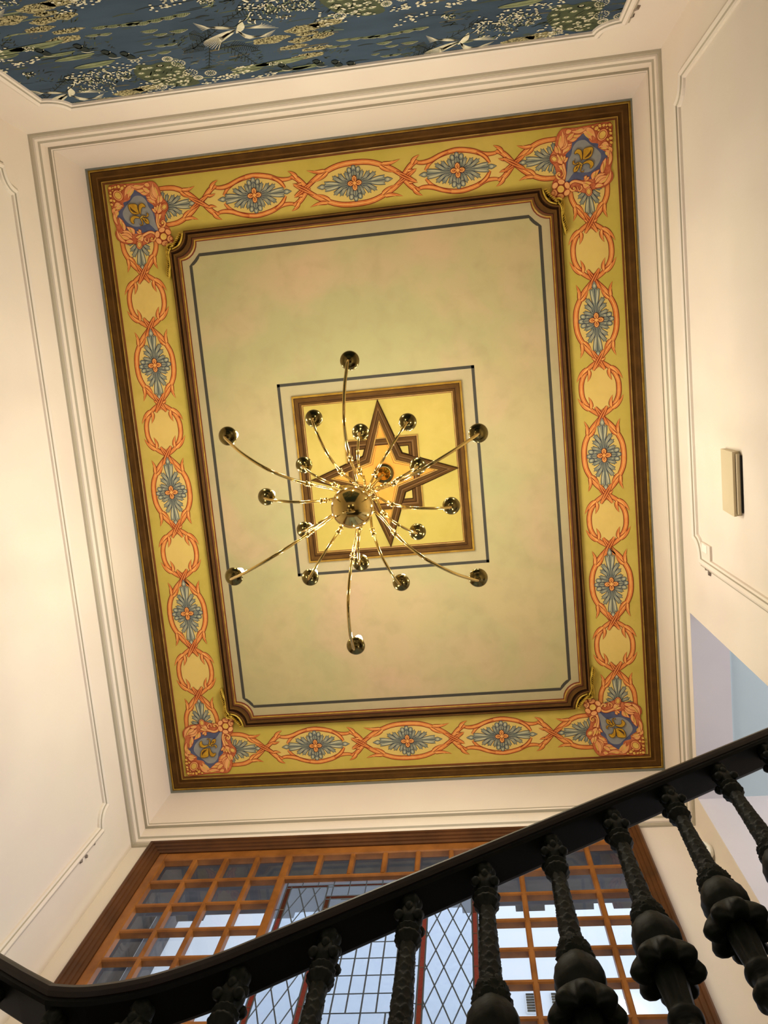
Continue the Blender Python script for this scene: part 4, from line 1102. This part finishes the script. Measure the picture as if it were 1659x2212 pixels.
# chain
b = MB(); z = zb+.76; k = 0
while z < -.15:
    a = PI/2*(k % 2)
    pts = [((.011*math.cos(t))*math.cos(a), (.011*math.cos(t))*math.sin(a), z+.025+.030*math.sin(t)) for t in [2*PI*i/14 for i in range(15)]]
    b.tube(pts, .0032, MBRASS, n=6, capped=False); z += .050; k += 1
chb(b, 'chain')
b = MB(); b.lathe([(.004, -.15), (.010, -.14), (.012, -.12), (.020, -.10), (.046, -.07), (.056, -.055), (.056, -.050), (.054, -.045)], MBRASS, n=32, capped=True)
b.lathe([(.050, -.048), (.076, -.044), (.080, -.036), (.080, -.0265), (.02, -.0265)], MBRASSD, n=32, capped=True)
chb(b, 'ceiling_canopy')
tiers = [ # R, pan z, attach z, joint r, joint z, dip r, dip z, angles
    (.817, 4.50, 4.735, .278, 4.450, .50, 4.235, -25.5, .0545, .0088),
    (.556, 4.74, 4.955, .200, 4.715, .36, 4.590, 7.5, .0525, .0082),
    (.405, 4.88, 5.10, .172, 4.850, .28, 4.760, -24.5, .0520, .0080)]
pan_prof = [(.004, -.018), (.014, -.017), (.020, -.012), (.022, -.008), (.034, -.006), (.046, .000), (.0525, .008), (.0545, .014), (.0525, .015), (.044, .004), (.030, -.001), (.004, -.003)]
def flip(L): return L
cnt = 0
for ti, (R_, pz, az, jr, jz, dr, dz, a0, pr, tr_) in enumerate(tiers):
    rp = [(.030, az-.03), (.060, az+.005), (.115, az), (.190 if ti == 0 else (.035+jr)*.62+.03, (az+jz)/2+.045), (jr, jz), (jr+(dr-jr)*.45, jz-(jz-dz)*.66), (dr, dz), (dr+(R_-dr)*.50, dz+(pz-dz)*.16), (R_-.045, pz-.115), (R_-.008, pz-.070), (R_, pz-.030), (R_, pz-.012)]
    if ti: rp = [(.030, az-.02), (.055, az+.010), (.095 if ti == 2 else .11, az-.010), (jr-.025, jz+.045), (jr, jz), (jr+(dr-jr)*.5, jz-(jz-dz)*.7), (dr, dz), (dr+(R_-dr)*.50, dz+(pz-dz)*.14), (R_-.030, pz-.085), (R_-.004, pz-.050), (R_, pz-.026), (R_, pz-.010)]
    arm = MB(); path = [(p.x, 0, p.y-H) for p in cr(rp, 6)]
    arm.tube(path, tr_, MBRASS, n=10)
    # scrolled spur under the arm near the stem
    sp_ = [(.10+.020*math.cos(t)*(1-t/9), 0, az-H-.030+.020*math.sin(t)*(1-t/9)) for t in [i*.5 for i in range(14)]]
    arm.tube(sp_, .0040, MBRASS, n=6)
    jt = MB(); dd = Vector((rp[5][0]-rp[3][0], rp[5][1]-rp[3][1])).normalized()
    J = lambda s: (jr+dd.x*s, 0, jz-H+dd.y*s)
    jt.tube([J(-.030), J(-.026), J(-.020), J(-.012), J(0), J(.012), J(.020), J(.026), J(.030)], [.009, .014, .0165, .011, .0145, .011, .0165, .014, .009], MBRASS, n=14)
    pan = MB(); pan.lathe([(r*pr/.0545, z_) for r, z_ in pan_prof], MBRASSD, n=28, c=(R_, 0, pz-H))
    sock = MB(); sock.lathe([(.010, -.002), (.016, .006), (.017, .018), (.012, .024), (.0105, .030), (.0105, .100), (.004, .101)], MWHITE, n=16, c=(R_, 0, pz-H), mats=[MBRASS]*4+[MWHITE]*3)
    bulb = MB(); bulb.lathe([(.006, .100), (.015, .108), (.022, .124), (.0245, .142), (.021, .160), (.012, .178), (.001, .190)], MBULB, n=16, c=(R_, 0, pz-H))
    arm_o = chb(arm, 'arm'); kids = [jt.build('joint_collar', arm_o), pan.build('drip_pan', arm_o), sock.build('candle_socket', arm_o), bulb.build('bulb', arm_o)]
    for k in range(6):
        ang = math.radians(a0+60*k)
        if k == 0: a = arm_o
        else:
            a = arm_o.copy(); COL.objects.link(a); a.parent = CH
            for c0 in kids:
                c1 = c0.copy(); COL.objects.link(c1); c1.parent = a
        a.rotation_euler = (0, 0, ang)
        ld = bpy.data.lights.new('candle_light', 'POINT'); ld.energy = LAMP_W; ld.color = LAMP_COL; ld.shadow_soft_size = .022
        lo = bpy.data.objects.new('candle_light', ld); COL.objects.link(lo)
        lo.location = (CX+R_*math.cos(ang), CY+R_*math.sin(ang), pz+.225)

# ------------------------------------------------------------------ fittings on the walls
FIT = MB()
y0, y1 = .432, .775
P0 = [(X1-.001, 4.60), (X1-.026, 4.612), (X1-.043, 4.385), (X1-.043, 4.368), (X1-.030, 4.368), (X1-.028, 4.380), (X1-.001, 4.38)]
FIT.loft([[(x, y0, z) for x, z in P0], [(x, y1, z) for x, z in P0]], MPLATE, capped=True)
wl = FIT.build('wall_box'); tag(wl, 'beige wedge-shaped wall fixture mounted on the right wall', 'wall fixture')
g = MB(); g.box(X1-.027, X1-.010, y0+.012, y1-.012, 4.352, 4.379, MPLATE); g.box(X1-.010, X1-.003, y0+.02, y1-.02, 4.345, 4.372, MBLACK); g.build('dark_slot', wl)
cp = MB(); cp.box(X1-.014, X1-.0005, 1.045, 1.165, 4.93, 5.10, MW); pl = cp.build('cover_plate')
cp = MB(); cp.box(X1-.0165, X1-.0145, 1.05, 1.10, 4.985, 5.08, MWHITE)
tag(pl, 'small flat cream cover plate beside the lower corner of the right wall moulding', 'cover plate'); cp.build('white_tag', pl)
# corner motion sensor
SEN = empty('motion_sensor', (X1-.001, Y1-.001, 5.25)); SEN.location = (0, 0, 0)
tag(SEN, 'small white motion sensor in the corner right of the window', 'sensor')
ax_ = Vector((-1, -1, -.8)).normalized(); up = Vector((0, 0, 1)); sd = ax_.cross(up).normalized(); up2 = sd.cross(ax_).normalized()
O = Vector((X1-.034, Y1-.044, 5.18))
def sp3(a, b_, c): return tuple(O + sd*a*1.3 + up2*b_*1.2 + ax_*c)
b = MB()
shape = [(.034*math.cos(t)*1.0, .052*math.sin(t)*(1.0 if math.sin(t) > 0 else .9)) for t in [2*PI*i/24 for i in range(24)]]
b.loft([[sp3(x*.96, y*.96, -.004) for x, y in shape], [sp3(x, y, .012) for x, y in shape], [sp3(x, y, .026) for x, y in shape], [sp3(x*.86, y*.9, .038) for x, y in shape]], MWHITE, capped=True, smooth=False)
b.build('housing', SEN)
b = MB(); b.loft([[sp3(x, y, .0375) for x, y in ((-.018, -.002), (.018, -.002), (.018, .030), (-.018, .030))], [sp3(x, y, .041) for x, y in ((-.016, 0), (.016, 0), (.016, .028), (-.016, .028))]], MLENS, capped=True); b.build('sensor_window', SEN)
b = MB(); b.lathe([(.0001, 0), (.006, 0)], MLINE, n=12); 
b = MB(); b.loft([[sp3(.006*math.cos(t), -.028+.006*math.sin(t), .0365) for t in [2*PI*i/12 for i in range(12)]], [sp3(.006*math.cos(t), -.028+.006*math.sin(t), .040) for t in [2*PI*i/12 for i in range(12)]]], MCHIP, capped=True); b.build('indicator', SEN)
b = MB(); b.box(X1-.034, X1-.0005, Y1-.034, Y1-.0005, 5.15, 5.24, MWHITE); b.build('corner_bracket', SEN)
